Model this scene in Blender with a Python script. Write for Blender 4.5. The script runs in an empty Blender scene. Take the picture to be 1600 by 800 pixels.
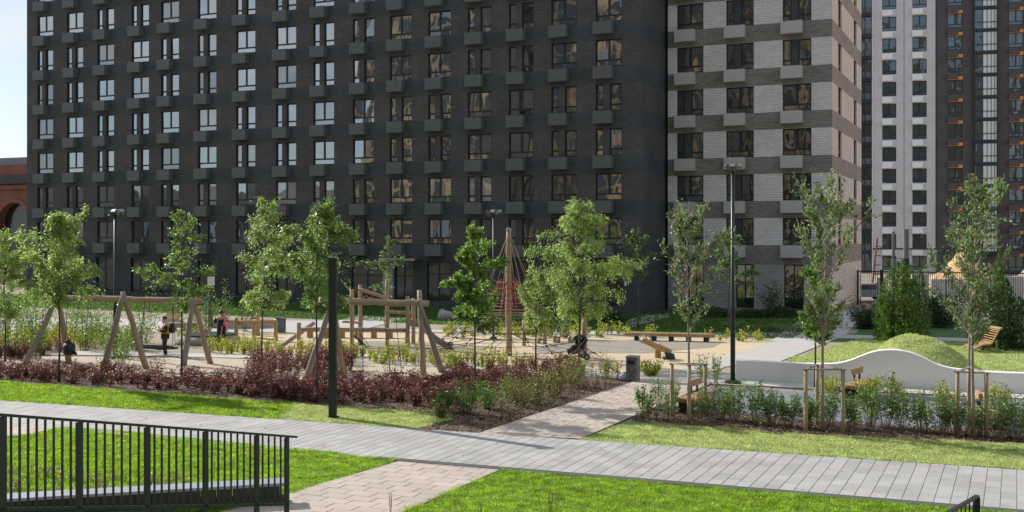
import bpy, bmesh, math, random
import numpy as np
from mathutils import Vector, Matrix
C = bpy.context.scene.collection
S = bpy.context.scene
R = math.radians
# ---------------------------------------------------------------- camera, sky, sun, exposure
YAW = 24.9; H = 5.35; F = 1700.0; HOR = 366.0
SUN_AZ = 12.0      # degrees behind the facade plane, sun stands to the left (-X)
SUN_EL = 31.0
cam_d = bpy.data.cameras.new('camera'); cam = bpy.data.objects.new('camera', cam_d); C.objects.link(cam)
cam.location = (0, 0, H); cam.rotation_euler = (R(90), 0, R(YAW))
cam_d.sensor_width = 36; cam_d.lens = F/1600*36; cam_d.shift_y = -(400-HOR)/1600
cam_d.clip_end = 3000; cam_d.clip_start = 0.2
S.camera = cam
S.view_settings.view_transform = 'Standard'; S.view_settings.look = 'None'
S.view_settings.exposure = 0.3; S.view_settings.gamma = 1
sd = Vector((-math.cos(R(SUN_AZ))*math.cos(R(SUN_EL)), math.sin(R(SUN_AZ))*math.cos(R(SUN_EL)), math.sin(R(SUN_EL))))
w = bpy.data.worlds.new('World'); S.world = w; w.use_nodes = True
nt = w.node_tree; nt.nodes.clear()
def N(t, kind, **kw):
    n = t.nodes.new(kind)
    for k, v in kw.items():
        if hasattr(n, k): setattr(n, k, v)
    return n
sky = N(nt, 'ShaderNodeTexSky'); sky.sky_type = 'NISHITA'; sky.sun_disc = False
sky.sun_elevation = R(SUN_EL); sky.sun_rotation = math.atan2(sd.x, sd.y); sky.air_density = 1.0; sky.dust_density = .5; sky.ozone_density = 1.0
tc = N(nt, 'ShaderNodeTexCoord'); mp = N(nt, 'ShaderNodeMapping'); mp.inputs['Scale'].default_value = (1, 1, 2.6)
nz = N(nt, 'ShaderNodeTexNoise'); nz.inputs['Scale'].default_value = 3.0; nz.inputs['Detail'].default_value = 9; nz.inputs['Roughness'].default_value = .55
cr = N(nt, 'ShaderNodeValToRGB'); cr.color_ramp.elements[0].position = .46; cr.color_ramp.elements[1].position = .60
cr.color_ramp.elements[0].color = (.0, .0, .0, 1); cr.color_ramp.elements[1].color = (.95, .95, .95, 1)
mx = N(nt, 'ShaderNodeMixRGB'); mx.inputs[2].default_value = (6.2, 6.5, 6.8, 1)
m0 = N(nt, 'ShaderNodeMixRGB'); m0.inputs[0].default_value = .55; m0.inputs[2].default_value = (4.3, 5.1, 6.0, 1)
bg = N(nt, 'ShaderNodeBackground'); bg.inputs['Strength'].default_value = .113
wo = N(nt, 'ShaderNodeOutputWorld')
L = nt.links.new
L(tc.outputs['Generated'], mp.inputs['Vector']); L(mp.outputs[0], nz.inputs['Vector']); L(nz.outputs['Fac'], cr.inputs[0])
L(cr.outputs[0], mx.inputs[0]); L(sky.outputs[0], m0.inputs[1]); L(m0.outputs[0], mx.inputs[1]); L(mx.outputs[0], bg.inputs[0]); L(bg.outputs[0], wo.inputs[0])
sl = bpy.data.lights.new('sun', 'SUN'); so = bpy.data.objects.new('sun', sl); C.objects.link(so)
sl.energy = 4.8; sl.angle = R(.53); sl.color = (1, .95, .87)
so.rotation_euler = (-sd).to_track_quat('-Z', 'Y').to_euler()

# ---------------------------------------------------------------- photograph pixel -> world helpers (all used to place things on the ground)
FW = Vector((-math.sin(R(YAW)), math.cos(R(YAW)), 0)); RT = Vector((math.cos(R(YAW)), math.sin(R(YAW)), 0))
def dep(py, z=0): return (H-z)*F/(py-HOR)
def P(px, py, d): return FW*d + RT*((px-800)/F*d) + Vector((0, 0, H-(py-HOR)*d/F))
def G(px, py, z=0):
    p = P(px, py, dep(py, z)); return Vector((p.x, p.y, z))
def Zat(py, d): return H-(py-HOR)*d/F
def XF(px, Y):          # world X of the point seen at px on the plane Y=const
    r = (px-800)/F; return (r*Y*FW.y - RT.y*Y)/(RT.x - r*FW.x)
# ---------------------------------------------------------------- tagging
def tag(o, label=None, cat=None, group=None, kind=None):
    if label: o['label'] = label
    if cat: o['category'] = cat
    if group: o['group'] = group
    if kind: o['kind'] = kind
    return o
def thing(name, label, cat, loc=(0,0,0), rz=0, group=None):
    o = bpy.data.objects.new(name, None); C.objects.link(o); o.location = loc; o.rotation_euler = (0, 0, rz)
    o.empty_display_size = .1
    return tag(o, label, cat, group)
def copy_tree(o, parent=None):
    c = o.copy(); C.objects.link(c); c.parent = parent
    for ch in list(o.children): copy_tree(ch, c)
    return c
def link(name, me, m=None, parent=None, loc=None):
    o = bpy.data.objects.new(name, me); C.objects.link(o)
    if m is not None and len(me.materials) == 0: me.materials.append(m)
    if parent: o.parent = parent
    if loc is not None: o.location = loc
    return o
# ---------------------------------------------------------------- mesh builder
class MB:
    def __init__(s): s.v = []; s.f = []; s.m = []; s.mi = 0; s.sm = False
    def quad(s, a, b, c, d):
        i = len(s.v); s.v += [tuple(a), tuple(b), tuple(c), tuple(d)]; s.f.append((i, i+1, i+2, i+3)); s.m.append(s.mi); return s
    def box(s, x0, x1, y0, y1, z0, z1, M4=None):
        p = [(x, y, z) for z in (z0, z1) for y in (y0, y1) for x in (x0, x1)]
        if M4 is not None: p = [tuple(M4 @ Vector(q)) for q in p]
        i = len(s.v); s.v += p
        for f in ((0,2,3,1),(4,5,7,6),(0,1,5,4),(2,6,7,3),(0,4,6,2),(1,3,7,5)):
            s.f.append(tuple(i+k for k in f)); s.m.append(s.mi)
        return s
    def bar(s, a, b, w, h):      # rectangular beam from a to b (w across, h up)
        a = Vector(a); b = Vector(b); d = (b-a); l = d.length; d.normalize()
        up = Vector((0,0,1)) if abs(d.z) < .95 else Vector((1,0,0))
        x = d.cross(up).normalized(); u = x.cross(d)
        M4 = Matrix((( d.x, x.x, u.x, a.x),(d.y, x.y, u.y, a.y),(d.z, x.z, u.z, a.z),(0,0,0,1)))
        return s.box(0, l, -w/2, w/2, -h/2, h/2, M4)
    def tube(s, pts, rad, n=8, cap=True):
        pts = [Vector(p) for p in pts]
        if not isinstance(rad, (list, tuple)): rad = [rad]*len(pts)
        i0 = len(s.v); pr = None
        for k, p in enumerate(pts):
            d = (pts[min(k+1, len(pts)-1)]-pts[max(k-1, 0)]).normalized()
            if pr is None: pr = d.orthogonal().normalized()
            pr = (pr - d*pr.dot(d)); pr = pr.normalized() if pr.length > 1e-6 else d.orthogonal().normalized()
            q = d.cross(pr)
            for j in range(n):
                a = 2*math.pi*j/n; s.v.append(tuple(p+(pr*math.cos(a)+q*math.sin(a))*rad[k]))
        for k in range(len(pts)-1):
            for j in range(n):
                a = i0+k*n+j; b = i0+k*n+(j+1) % n
                s.f.append((a, b, b+n, a+n)); s.m.append(s.mi)
        if cap:
            s.f.append(tuple(i0+j for j in range(n))[::-1]); s.m.append(s.mi)
            e = i0+(len(pts)-1)*n; s.f.append(tuple(e+j for j in range(n))); s.m.append(s.mi)
        return s
    def lathe(s, prof, n=16, c=(0,0,0)):   # prof: (r, z)
        return s.tube([(c[0], c[1], c[2]+z+i*1e-5) for i, (r, z) in enumerate(prof)], [max(r, .001) for r, z in prof], n)
    def poly(s, pts, z0, z1):
        n = len(pts); i = len(s.v)
        s.v += [(p[0], p[1], z0) for p in pts]+[(p[0], p[1], z1) for p in pts]
        s.f.append(tuple(i+n+k for k in range(n))); s.m.append(s.mi)
        s.f.append(tuple(i+k for k in range(n))[::-1]); s.m.append(s.mi)
        for k in range(n):
            s.f.append((i+k, i+(k+1) % n, i+n+(k+1) % n, i+n+k)); s.m.append(s.mi)
        return s
    def mesh(s, name, mats):
        me = bpy.data.meshes.new(name); me.from_pydata(s.v, [], s.f)
        if not isinstance(mats, (list, tuple)): mats = [mats]
        for m in mats: me.materials.append(m)
        if len(mats) > 1: me.polygons.foreach_set('material_index', s.m)
        if s.sm: me.polygons.foreach_set('use_smooth', [True]*len(s.f))
        me.validate(); me.update(); return me
    def build(s, name, mats, parent=None, loc=None):
        return link(name, s.mesh(name, mats), None, parent, loc)
def bevel(o, w=.01, seg=2):
    b = o.modifiers.new('bevel', 'BEVEL'); b.width = w; b.segments = seg; b.limit_method = 'ANGLE'; return o
def soup(name, arr, m, parent=None):      # arr (N, k, 3): N separate k-gons
    arr = np.ascontiguousarray(arr, dtype=np.float32); n, k, _ = arr.shape
    me = bpy.data.meshes.new(name); me.vertices.add(n*k); me.vertices.foreach_set('co', arr.ravel())
    me.loops.add(n*k); me.loops.foreach_set('vertex_index', np.arange(n*k, dtype=np.int32))
    me.polygons.add(n); me.polygons.foreach_set('loop_start', np.arange(0, n*k, k, dtype=np.int32))
    me.materials.append(m); me.update(calc_edges=True)
    return link(name, me, None, parent)
# ---------------------------------------------------------------- materials
def newmat(name):
    m = bpy.data.materials.new(name); m.use_nodes = True; t = m.node_tree
    return m, t, t.nodes['Principled BSDF']
def rgb(c): return (c[0], c[1], c[2], 1)
def surf(name, c1, c2=None, scale=4, rough=.8, bump=0, bscale=None, metal=0, detail=6, stretch=None, c3=None, spec=.5, world=False, obrand=0, bdist=.02):
    m, t, b = newmat(name); L = t.links.new
    b.inputs['Roughness'].default_value = rough; b.inputs['Metallic'].default_value = metal
    b.inputs['Specular IOR Level'].default_value = spec
    tc = N(t, 'ShaderNodeTexCoord'); mp = N(t, 'ShaderNodeMapping')
    if stretch: mp.inputs['Scale'].default_value = stretch
    if world:
        ge = N(t, 'ShaderNodeNewGeometry'); L(ge.outputs['Position'], mp.inputs[0])
    else: L(tc.outputs['Object'], mp.inputs[0])
    nz = N(t, 'ShaderNodeTexNoise'); nz.inputs['Scale'].default_value = scale; nz.inputs['Detail'].default_value = detail; nz.inputs['Roughness'].default_value = .6
    L(mp.outputs[0], nz.inputs['Vector'])
    cr = N(t, 'ShaderNodeValToRGB'); cr.color_ramp.elements[0].position = .33; cr.color_ramp.elements[1].position = .68
    c2 = c2 or tuple(x*.8 for x in c1)
    cr.color_ramp.elements[0].color = rgb(c1); cr.color_ramp.elements[1].color = rgb(c2)
    if c3: e = cr.color_ramp.elements.new(.5); e.color = rgb(c3)
    L(nz.outputs['Fac'], cr.inputs[0]); out = cr.outputs[0]
    if obrand:
        oi = N(t, 'ShaderNodeObjectInfo'); ge2 = N(t, 'ShaderNodeNewGeometry')
        ad = N(t, 'ShaderNodeMath', operation='ADD'); fr = N(t, 'ShaderNodeMath', operation='FRACT')
        L(oi.outputs['Random'], ad.inputs[0]); L(ge2.outputs['Random Per Island'], ad.inputs[1]); L(ad.outputs[0], fr.inputs[0])
        mr = N(t, 'ShaderNodeMapRange'); mr.inputs[3].default_value = 1-obrand; mr.inputs[4].default_value = 1+obrand*.6
        L(fr.outputs[0], mr.inputs[0]); hs = N(t, 'ShaderNodeHueSaturation'); L(mr.outputs[0], hs.inputs['Value']); L(out, hs.inputs['Color']); out = hs.outputs[0]
    L(out, b.inputs['Base Color'])
    if bump:
        nb = N(t, 'ShaderNodeTexNoise'); nb.inputs['Scale'].default_value = bscale or scale*6; nb.inputs['Detail'].default_value = 5
        L(mp.outputs[0], nb.inputs['Vector'])
        bp = N(t, 'ShaderNodeBump'); bp.inputs['Strength'].default_value = bump; bp.inputs['Distance'].default_value = bdist
        L(nb.outputs['Fac'], bp.inputs['Height']); L(bp.outputs[0], b.inputs['Normal'])
    return m
def brick(name, c1, c2, mortar, bw=.3, bh=.1, ms=.014, patch=.25, bump=.6):
    m, t, b = newmat(name); L = t.links.new
    tc = N(t, 'ShaderNodeTexCoord'); sx = N(t, 'ShaderNodeSeparateXYZ'); cx = N(t, 'ShaderNodeCombineXYZ'); ad = N(t, 'ShaderNodeMath', operation='ADD')
    L(tc.outputs['Object'], sx.inputs[0]); L(sx.outputs[0], ad.inputs[0]); L(sx.outputs[1], ad.inputs[1]); L(ad.outputs[0], cx.inputs[0]); L(sx.outputs[2], cx.inputs[1])
    br = N(t, 'ShaderNodeTexBrick'); br.inputs['Scale'].default_value = 1; br.inputs['Brick Width'].default_value = bw; br.inputs['Row Height'].default_value = bh
    br.inputs['Mortar Size'].default_value = ms; br.inputs['Mortar Smooth'].default_value = .3; br.inputs['Bias'].default_value = 0
    br.inputs['Color1'].default_value = rgb(c1); br.inputs['Color2'].default_value = rgb(c2); br.inputs['Mortar'].default_value = rgb(mortar)
    L(cx.outputs[0], br.inputs['Vector'])
    nz = N(t, 'ShaderNodeTexNoise'); nz.inputs['Scale'].default_value = .45; nz.inputs['Detail'].default_value = 6; L(cx.outputs[0], nz.inputs['Vector'])
    mr = N(t, 'ShaderNodeMapRange'); mr.inputs[1].default_value = .3; mr.inputs[2].default_value = .7; mr.inputs[3].default_value = 1-patch; mr.inputs[4].default_value = 1+patch
    L(nz.outputs['Fac'], mr.inputs[0])
    hs = N(t, 'ShaderNodeHueSaturation'); L(mr.outputs[0], hs.inputs['Value']); L(br.outputs['Color'], hs.inputs['Color']); L(hs.outputs[0], b.inputs['Base Color'])
    bp = N(t, 'ShaderNodeBump'); bp.inputs['Strength'].default_value = bump; bp.inputs['Distance'].default_value = .02; bp.invert = True
    L(br.outputs['Fac'], bp.inputs['Height']); L(bp.outputs[0], b.inputs['Normal'])
    b.inputs['Roughness'].default_value = .75
    return m
def glassy(name, refl=.5, tint=(.8,.86,.9), inner=(.012,.014,.016), wave=.25, wscale=1.2, rough=.02):
    m, t, b = newmat(name); L = t.links.new
    out = [n for n in t.nodes if n.type == 'OUTPUT_MATERIAL'][0]
    b.inputs['Base Color'].default_value = rgb(inner); b.inputs['Roughness'].default_value = .3
    g = N(t, 'ShaderNodeBsdfGlossy'); g.inputs['Roughness'].default_value = rough; g.inputs['Color'].default_value = rgb(tint)
    tc = N(t, 'ShaderNodeNewGeometry'); mp = N(t, 'ShaderNodeMapping'); mp.inputs['Scale'].default_value = (1, 1, .5)
    L(tc.outputs['Position'], mp.inputs[0])
    nz = N(t, 'ShaderNodeTexNoise'); nz.inputs['Scale'].default_value = wscale; nz.inputs['Detail'].default_value = 1.2; nz.inputs['Distortion'].default_value = .4
    L(mp.outputs[0], nz.inputs['Vector'])
    bp = N(t, 'ShaderNodeBump'); bp.inputs['Strength'].default_value = wave; bp.inputs['Distance'].default_value = .05
    L(nz.outputs['Fac'], bp.inputs['Height']); L(bp.outputs[0], g.inputs['Normal'])
    mi = N(t, 'ShaderNodeMixShader'); mi.inputs[0].default_value = refl
    L(b.outputs[0], mi.inputs[1]); L(g.outputs[0], mi.inputs[2]); L(mi.outputs[0], out.inputs[0])
    return m
def leafmat(name, ca, cb, trans=.35, rough=.45, cc=None, ccf=.06, ns=2.2, nv=.3):
    m, t, b = newmat(name); L = t.links.new
    out = [n for n in t.nodes if n.type == 'OUTPUT_MATERIAL'][0]
    ge = N(t, 'ShaderNodeNewGeometry'); cr = N(t, 'ShaderNodeValToRGB')
    cr.color_ramp.elements[0].color = rgb(ca); cr.color_ramp.elements[1].color = rgb(cb)
    if cc:
        cr.color_ramp.elements[1].position = 1-ccf-.02
        e = cr.color_ramp.elements.new(1-ccf); e.color = rgb(cc)
        cr.color_ramp.elements.new(1.0).color = rgb(cc)
    nz = N(t, 'ShaderNodeTexNoise'); nz.inputs['Scale'].default_value = ns; nz.inputs['Detail'].default_value = 3; L(ge.outputs['Position'], nz.inputs['Vector'])
    mr = N(t, 'ShaderNodeMapRange'); mr.inputs[1].default_value = .32; mr.inputs[2].default_value = .68; mr.inputs[3].default_value = 1-nv; mr.inputs[4].default_value = 1+nv; L(nz.outputs['Fac'], mr.inputs[0])
    h0 = N(t, 'ShaderNodeHueSaturation'); L(mr.outputs[0], h0.inputs['Value'])
    L(ge.outputs['Random Per Island'], cr.inputs[0]); L(cr.outputs[0], h0.inputs['Color']); cr = h0; L(cr.outputs[0], b.inputs['Base Color'])
    b.inputs['Roughness'].default_value = rough
    tr = N(t, 'ShaderNodeBsdfTranslucent'); hs = N(t, 'ShaderNodeHueSaturation'); hs.inputs['Value'].default_value = 1.5; hs.inputs['Saturation'].default_value = 1.1
    hs.inputs['Hue'].default_value = .49
    L(cr.outputs[0], hs.inputs['Color']); L(hs.outputs[0], tr.inputs['Color'])
    mi = N(t, 'ShaderNodeMixShader'); mi.inputs[0].default_value = trans
    L(b.outputs[0], mi.inputs[1]); L(tr.outputs[0], mi.inputs[2]); L(mi.outputs[0], out.inputs[0])
    return m
MT = dict(
 brown=brick('dark_brown_brick', (.118,.105,.101), (.080,.073,.072), (.046,.045,.047), bh=.12, ms=.022, patch=.22, bump=1),
 band=brick('charcoal_ribbed_brick', (.082,.092,.100), (.060,.069,.076), (.038,.042,.046), bw=.3, bh=.12, ms=.024, patch=.25, bump=1),
 white=brick('pale_grey_brick', (.84,.80,.80), (.70,.665,.67), (.36,.345,.345), bw=.34, bh=.115, ms=.015, patch=.08, bump=1),
 greybrick=brick('mid_grey_brick', (.44,.42,.42), (.33,.315,.315), (.16,.155,.155), bw=.38, bh=.13, ms=.018, patch=.1, bump=1),
 taupe=brick('taupe_band_brick', (.30,.28,.265), (.21,.195,.185), (.12,.115,.11), bw=.34, bh=.115, ms=.015, patch=.15, bump=1),
 peach=brick('peach_bounce_brick', (.90,.68,.54), (.78,.58,.465), (.45,.33,.28), bw=.38, bh=.15, ms=.02, patch=.06),  # side wall: warm bounce light put into the brick colour
 tan=brick('tan_band_brick', (.46,.31,.24), (.34,.235,.185), (.17,.13,.10), bw=.38, bh=.15, ms=.022, patch=.1),  # side wall bands, warmed in colour by the same painted bounce
 tower_white=brick('white_tower_brick', (.66,.62,.64), (.60,.57,.59), (.5,.47,.49), bw=.5, bh=.2, ms=.012, patch=.06),
 tower_dark=brick('dark_tower_brick', (.105,.088,.090), (.085,.072,.075), (.06,.05,.052), bw=.5, bh=.2, ms=.012, patch=.12),
 opposite=brick('ochre_opposite_brick', (.44,.31,.17), (.34,.24,.14), (.24,.18,.12), bw=.4, bh=.14, patch=.8),
 redbrick=brick('old_red_brick', (.25,.09,.055), (.20,.07,.045), (.18,.09,.065), bw=.3, bh=.12, patch=.3),
 acbox=surf('grey_metal_ac_box', (.125,.132,.135), (.105,.113,.117), 2, .5),
 acbox_light=surf('light_grey_ac_box', (.50,.49,.495), (.45,.445,.45), 2, .5),
 acbox_white=surf('white_ac_box', (.88,.85,.85), (.82,.79,.79), 2, .6),
 frame=surf('dark_window_frame', (.016,.022,.026), (.012,.018,.022), 3, .4),
 glass=glassy('window_glass', .46, wave=.38, wscale=.75),
 glass_blind=glassy('window_glass_with_blind', .30, inner=(.30,.30,.31), wave=.3, wscale=.75),
 glass_clear=glassy('clearer_window_glass', .28, inner=(.02,.022,.024), wave=.4, wscale=.75),
 glass_dim=glassy('dim_window_glass', .30, wave=.6, wscale=.8),
 glass_low=glassy('street_level_glass', .05, wave=.5, wscale=.8),
 glass_tower=glassy('tower_window_glass', .13, tint=(.6,.78,.9), inner=(.02,.028,.034), wave=.9, wscale=1.1),
 curtain=surf('white_blind', (.80,.82,.82), (.7,.72,.73), 3, .8),
 orange=surf('orange_lintel', (.80,.38,.15), (.70,.31,.12), 2, .6),
 concrete=surf('concrete', (.46,.44,.42), (.36,.35,.33), 1.5, .85, .3, 30),
 white_wall=surf('white_render', (.90,.87,.83), (.83,.805,.77), .9, .75, .15, 40, c3=(.87,.84,.80)),
 steel=surf('dark_green_steel', (.028,.036,.034), (.022,.028,.027), 4, .42, metal=.3),
 black=surf('black_plastic', (.012,.012,.013), (.018,.018,.02), 6, .5),
 chrome=surf('grey_metal', (.35,.35,.36), (.28,.28,.29), 6, .35, metal=.8),
 wood=surf('weathered_round_timber', (.40,.29,.19), (.30,.215,.145), 3, .8, .5, 25, stretch=(1,1,.25), c3=(.35,.25,.165)),
 woodgrey=surf('greyed_round_timber', (.30,.25,.205), (.22,.185,.155), 3, .85, .5, 25, stretch=(1,1,.25)),
 woodyellow=surf('oiled_larch', (.46,.29,.13), (.34,.20,.085), 5, .6, .3, 30, stretch=(1,1,.3)),
 stake=surf('pine_stake', (.40,.30,.20), (.30,.22,.145), 4, .8, .4, 25, stretch=(1,1,.3)),
 bark=surf('young_bark', (.11,.09,.07), (.06,.05,.04), 9, .9, .6, 30),
 barkpale=surf('pale_rowan_bark', (.34,.27,.22), (.20,.155,.125), 9, .8, .4, 30),
 rope=surf('beige_rope', (.36,.31,.22), (.28,.24,.17), 20, .9),
 ropered=surf('red_rope', (.42,.10,.085), (.32,.08,.07), 20, .8),
 ropeblack=surf('black_rope', (.03,.03,.03), (.02,.02,.02), 20, .8),
 rubber=surf('tan_rubber_surface', (.60,.475,.31), (.50,.40,.265), .5, .9, .3, 60, c3=(.55,.44,.29), world=True),
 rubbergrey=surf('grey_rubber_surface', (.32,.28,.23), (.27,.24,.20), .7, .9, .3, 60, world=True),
 sand=surf('swing_pit_sand', (.50,.42,.32), (.42,.35,.265), 1.5, .95, .5, 12, world=True),
 tile_grey=surf('grey_concrete_paver', (.43,.415,.40), (.36,.345,.335), .9, .75, .25, 50, obrand=.13, world=True),
 tile_beige=surf('beige_concrete_paver', (.50,.42,.36), (.42,.35,.295), .9, .8, .25, 50, obrand=.11, world=True),
 grout=surf('joint_sand', (.19,.18,.17), (.15,.14,.135), 8, .95, world=True),
 groutb=surf('beige_joint_sand', (.34,.285,.24), (.29,.245,.205), 8, .95, world=True),
 paving=surf('pale_concrete_paving', (.50,.475,.45), (.43,.41,.39), 1.2, .85, .2, 30, world=True),
 patio=surf('blue_grey_paving', (.21,.225,.25), (.16,.175,.2), 2, .75, .3, 30, world=True),
 gravel=surf('dark_gravel', (.12,.12,.12), (.05,.05,.052), 40, .95, .8, 60, world=True),
 mulch=surf('brown_mulch', (.17,.11,.075), (.07,.045,.032), 7, .95, .8, 30, world=True, c3=(.12,.078,.055)),
 soil=surf('sandy_soil', (.36,.30,.22), (.26,.22,.165), .3, .95, .5, 6, world=True),
 turf_bright=surf('bright_turf', (.15,.25,.018), (.09,.17,.014), 2.2, .9, .6, 18, world=True, c3=(.12,.21,.016)),
 turf_mown=surf('mown_turf', (.40,.40,.13), (.23,.29,.08), 1.1, .9, .6, 18, world=True, c3=(.33,.36,.11)),
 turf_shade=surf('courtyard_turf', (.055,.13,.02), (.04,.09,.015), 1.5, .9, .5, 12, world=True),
 stone=surf('pale_boulder', (.42,.39,.37), (.28,.26,.25), 2.5, .9, .8, 10),
 stonepink=surf('pinkish_boulder', (.36,.27,.23), (.2,.15,.13), 3, .9, .8, 10),
 earth=surf('excavated_earth', (.45,.27,.11), (.32,.19,.08), 1.2, .95, .9, 4, c3=(.5,.36,.2)),
 blueroof=surf('blue_grey_roof', (.22,.26,.32), (.18,.22,.27), 1, .7),
 darkroof=surf('dark_cornice', (.07,.06,.06), (.05,.045,.045), 1, .8),
 skin=surf('skin', (.55,.34,.25), (.50,.30,.22), 6, .55),
 hair=surf('dark_hair', (.03,.02,.015), (.018,.012,.01), 30, .5),
 yellow=surf('mustard_fabric', (.50,.27,.03), (.42,.22,.025), 12, .85, .4, 30),
 blackcloth=surf('black_fabric', (.014,.014,.017), (.02,.02,.024), 12, .9, .4, 30),
 brownclo=surf('dark_brown_fabric', (.05,.03,.028), (.035,.022,.02), 12, .9, .4, 30),
 pink=surf('pink_fabric', (.70,.22,.26), (.60,.17,.21), 12, .85, .4, 30),
 whiteplastic=surf('white_plastic', (.75,.75,.73), (.68,.68,.66), 5, .5),
 film=surf('crumpled_grey_film', (.05,.053,.055), (.20,.21,.22), 9, .3, .9, 14, bdist=.05),
 bluebag=surf('pale_blue_plastic', (.55,.65,.75), (.45,.56,.7), 5, .4),
 redpaint=surf('red_paint', (.26,.06,.055), (.2,.05,.05), 5, .5),
 slate=surf('slate_cap', (.30,.32,.38), (.25,.27,.32), 2, .6),
 cladding=surf('dark_cladding', (.022,.028,.027), (.016,.02,.02), 4, .5),
 leaf_ash=leafmat('ash_leaf', (.13,.22,.055), (.40,.52,.18), .48),
 leaf_ash2=leafmat('elm_leaf', (.09,.18,.04), (.27,.38,.12), .42),
 leaf_lime=leafmat('glossy_leaf', (.07,.16,.03), (.25,.37,.09), .42, .4),
 leaf_rowan=leafmat('rowan_leaf', (.07,.13,.045), (.26,.33,.15), .4, .5, cc=(.40,.15,.05), ccf=.006),
 leaf_shade=leafmat('cool_leaf', (.07,.14,.045), (.24,.33,.13), .38, .5),
 leaf_thuja=leafmat('conifer_spray', (.05,.115,.025), (.15,.26,.05), .35, .7),
 leaf_dark=leafmat('dark_hedge_leaf', (.02,.055,.018), (.055,.11,.03), .25, .6),
 leaf_red=leafmat('ninebark_leaf', (.065,.024,.022), (.24,.09,.065), .3, .55, cc=(.36,.22,.14), ccf=.08),
 leaf_yel=leafmat('yellow_green_leaf', (.17,.24,.03), (.42,.44,.07), .4, .5, cc=(.45,.36,.06), ccf=.06),
 leaf_shrub=leafmat('shrub_leaf', (.07,.16,.03), (.20,.32,.07), .4, .45),
 leaf_olive=leafmat('olive_shoot_leaf', (.12,.15,.04), (.27,.28,.09), .3, .5, cc=(.28,.19,.08), ccf=.15),
 blade=leafmat('grass_blade', (.10,.24,.02), (.31,.47,.055), .5, .6, cc=(.5,.5,.2), ccf=.08, ns=3.5, nv=.38),
 blade_mown=leafmat('mown_blade', (.22,.33,.10), (.50,.56,.24), .4, .6, cc=(.66,.62,.36), ccf=.1),
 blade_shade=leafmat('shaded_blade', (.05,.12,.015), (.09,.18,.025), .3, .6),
 leaf_litter=leafmat('dry_fallen_leaf', (.25,.15,.05), (.5,.38,.12), .1, .8),
 chip=leafmat('bark_chip', (.06,.038,.026), (.26,.17,.115), .0, .9),
 stem=surf('woody_stem', (.16,.12,.08), (.09,.07,.05), 9, .9),
 stempale=surf('pale_dry_stem', (.38,.30,.22), (.27,.21,.15), 9, .9),
)
# ================================================================ GROUND AND PATHS
def inside(poly, x, y):
    x = np.asarray(x); y = np.asarray(y); c = np.zeros(x.shape, bool); n = len(poly)
    for i in range(n):
        x1, y1 = poly[i][0], poly[i][1]; x2, y2 = poly[(i+1) % n][0], poly[(i+1) % n][1]
        if y1 == y2: continue
        k = ((y1 > y) != (y2 > y)) & (x < (x2-x1)*(y-y1)/(y2-y1)+x1); c ^= k
    return c
def GP(pts): return [G(*p) for p in pts]
def sheet(name, poly, z, m, thick=.0, parent=None):
    me = bpy.data.meshes.new(name); bm = bmesh.new()
    vs = [bm.verts.new((p[0], p[1], z)) for p in poly]; f = bm.faces.new(vs); f.normal_update()
    if f.normal.z < 0: f.normal_flip()
    bmesh.ops.triangulate(bm, faces=[f]); bm.to_mesh(me); bm.free()
    o = link(name, me, m, parent)
    if parent is None: tag(o, kind='structure')
    return o
rng = np.random.default_rng(7)
def blades(name, poly, dens, h, m, z=0.03, wid=.012, near=None, lean=.5):
    xs = [p[0] for p in poly]; ys = [p[1] for p in poly]
    A = (max(xs)-min(xs))*(max(ys)-min(ys)); n = int(A*dens)
    x = rng.uniform(min(xs), max(xs), n); y = rng.uniform(min(ys), max(ys), n); k = inside(poly, x, y)
    x = x[k]; y = y[k]
    for i in range(len(poly)):      # ragged fringe along the edges
        a, b = poly[i], poly[(i+1) % len(poly)]; l_ = math.hypot(b[0]-a[0], b[1]-a[1]); q = int(l_*dens*.14); t_ = rng.uniform(0, 1, q)
        x = np.concatenate([x, a[0]+(b[0]-a[0])*t_+rng.normal(0, .05, q)]); y = np.concatenate([y, a[1]+(b[1]-a[1])*t_+rng.normal(0, .05, q)])
    # only where the picture can see them
    d = x*FW.x+y*FW.y; l = x*RT.x+y*RT.y; k = (d > 4) & (np.abs(l) < d*.53+1); x = x[k]; y = y[k]; n = len(x)
    clump = .5+.5*(np.sin(x*2.3+np.sin(y*1.7)*2)*np.sin(y*2.9+1.3*np.sin(x*1.1))*.5+.5)+.45*(np.sin(x*7.1+2*np.sin(y*5.3))*np.sin(y*8.7+2*np.sin(x*4.1))*.5+.5)
    hh = h*clump*rng.uniform(.5, 1.25, n); a = rng.uniform(0, 2*np.pi, n); w = wid*rng.uniform(.7, 1.4, n)
    b = np.stack([x, y, np.full(n, z-.01)], 1); s = np.stack([np.cos(a)*w, np.sin(a)*w, np.zeros(n)], 1)
    tip = b+np.stack([rng.normal(0, lean, n)*hh, rng.normal(0, lean, n)*hh, hh], 1)
    return tag(soup(name, np.stack([b-s, b+s, tip], 1), m), kind='stuff')
sheet('ground', [(-1500,-1500),(1500,-1500),(1500,1800),(-1500,1800)], 0, MT['soil'])
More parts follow.
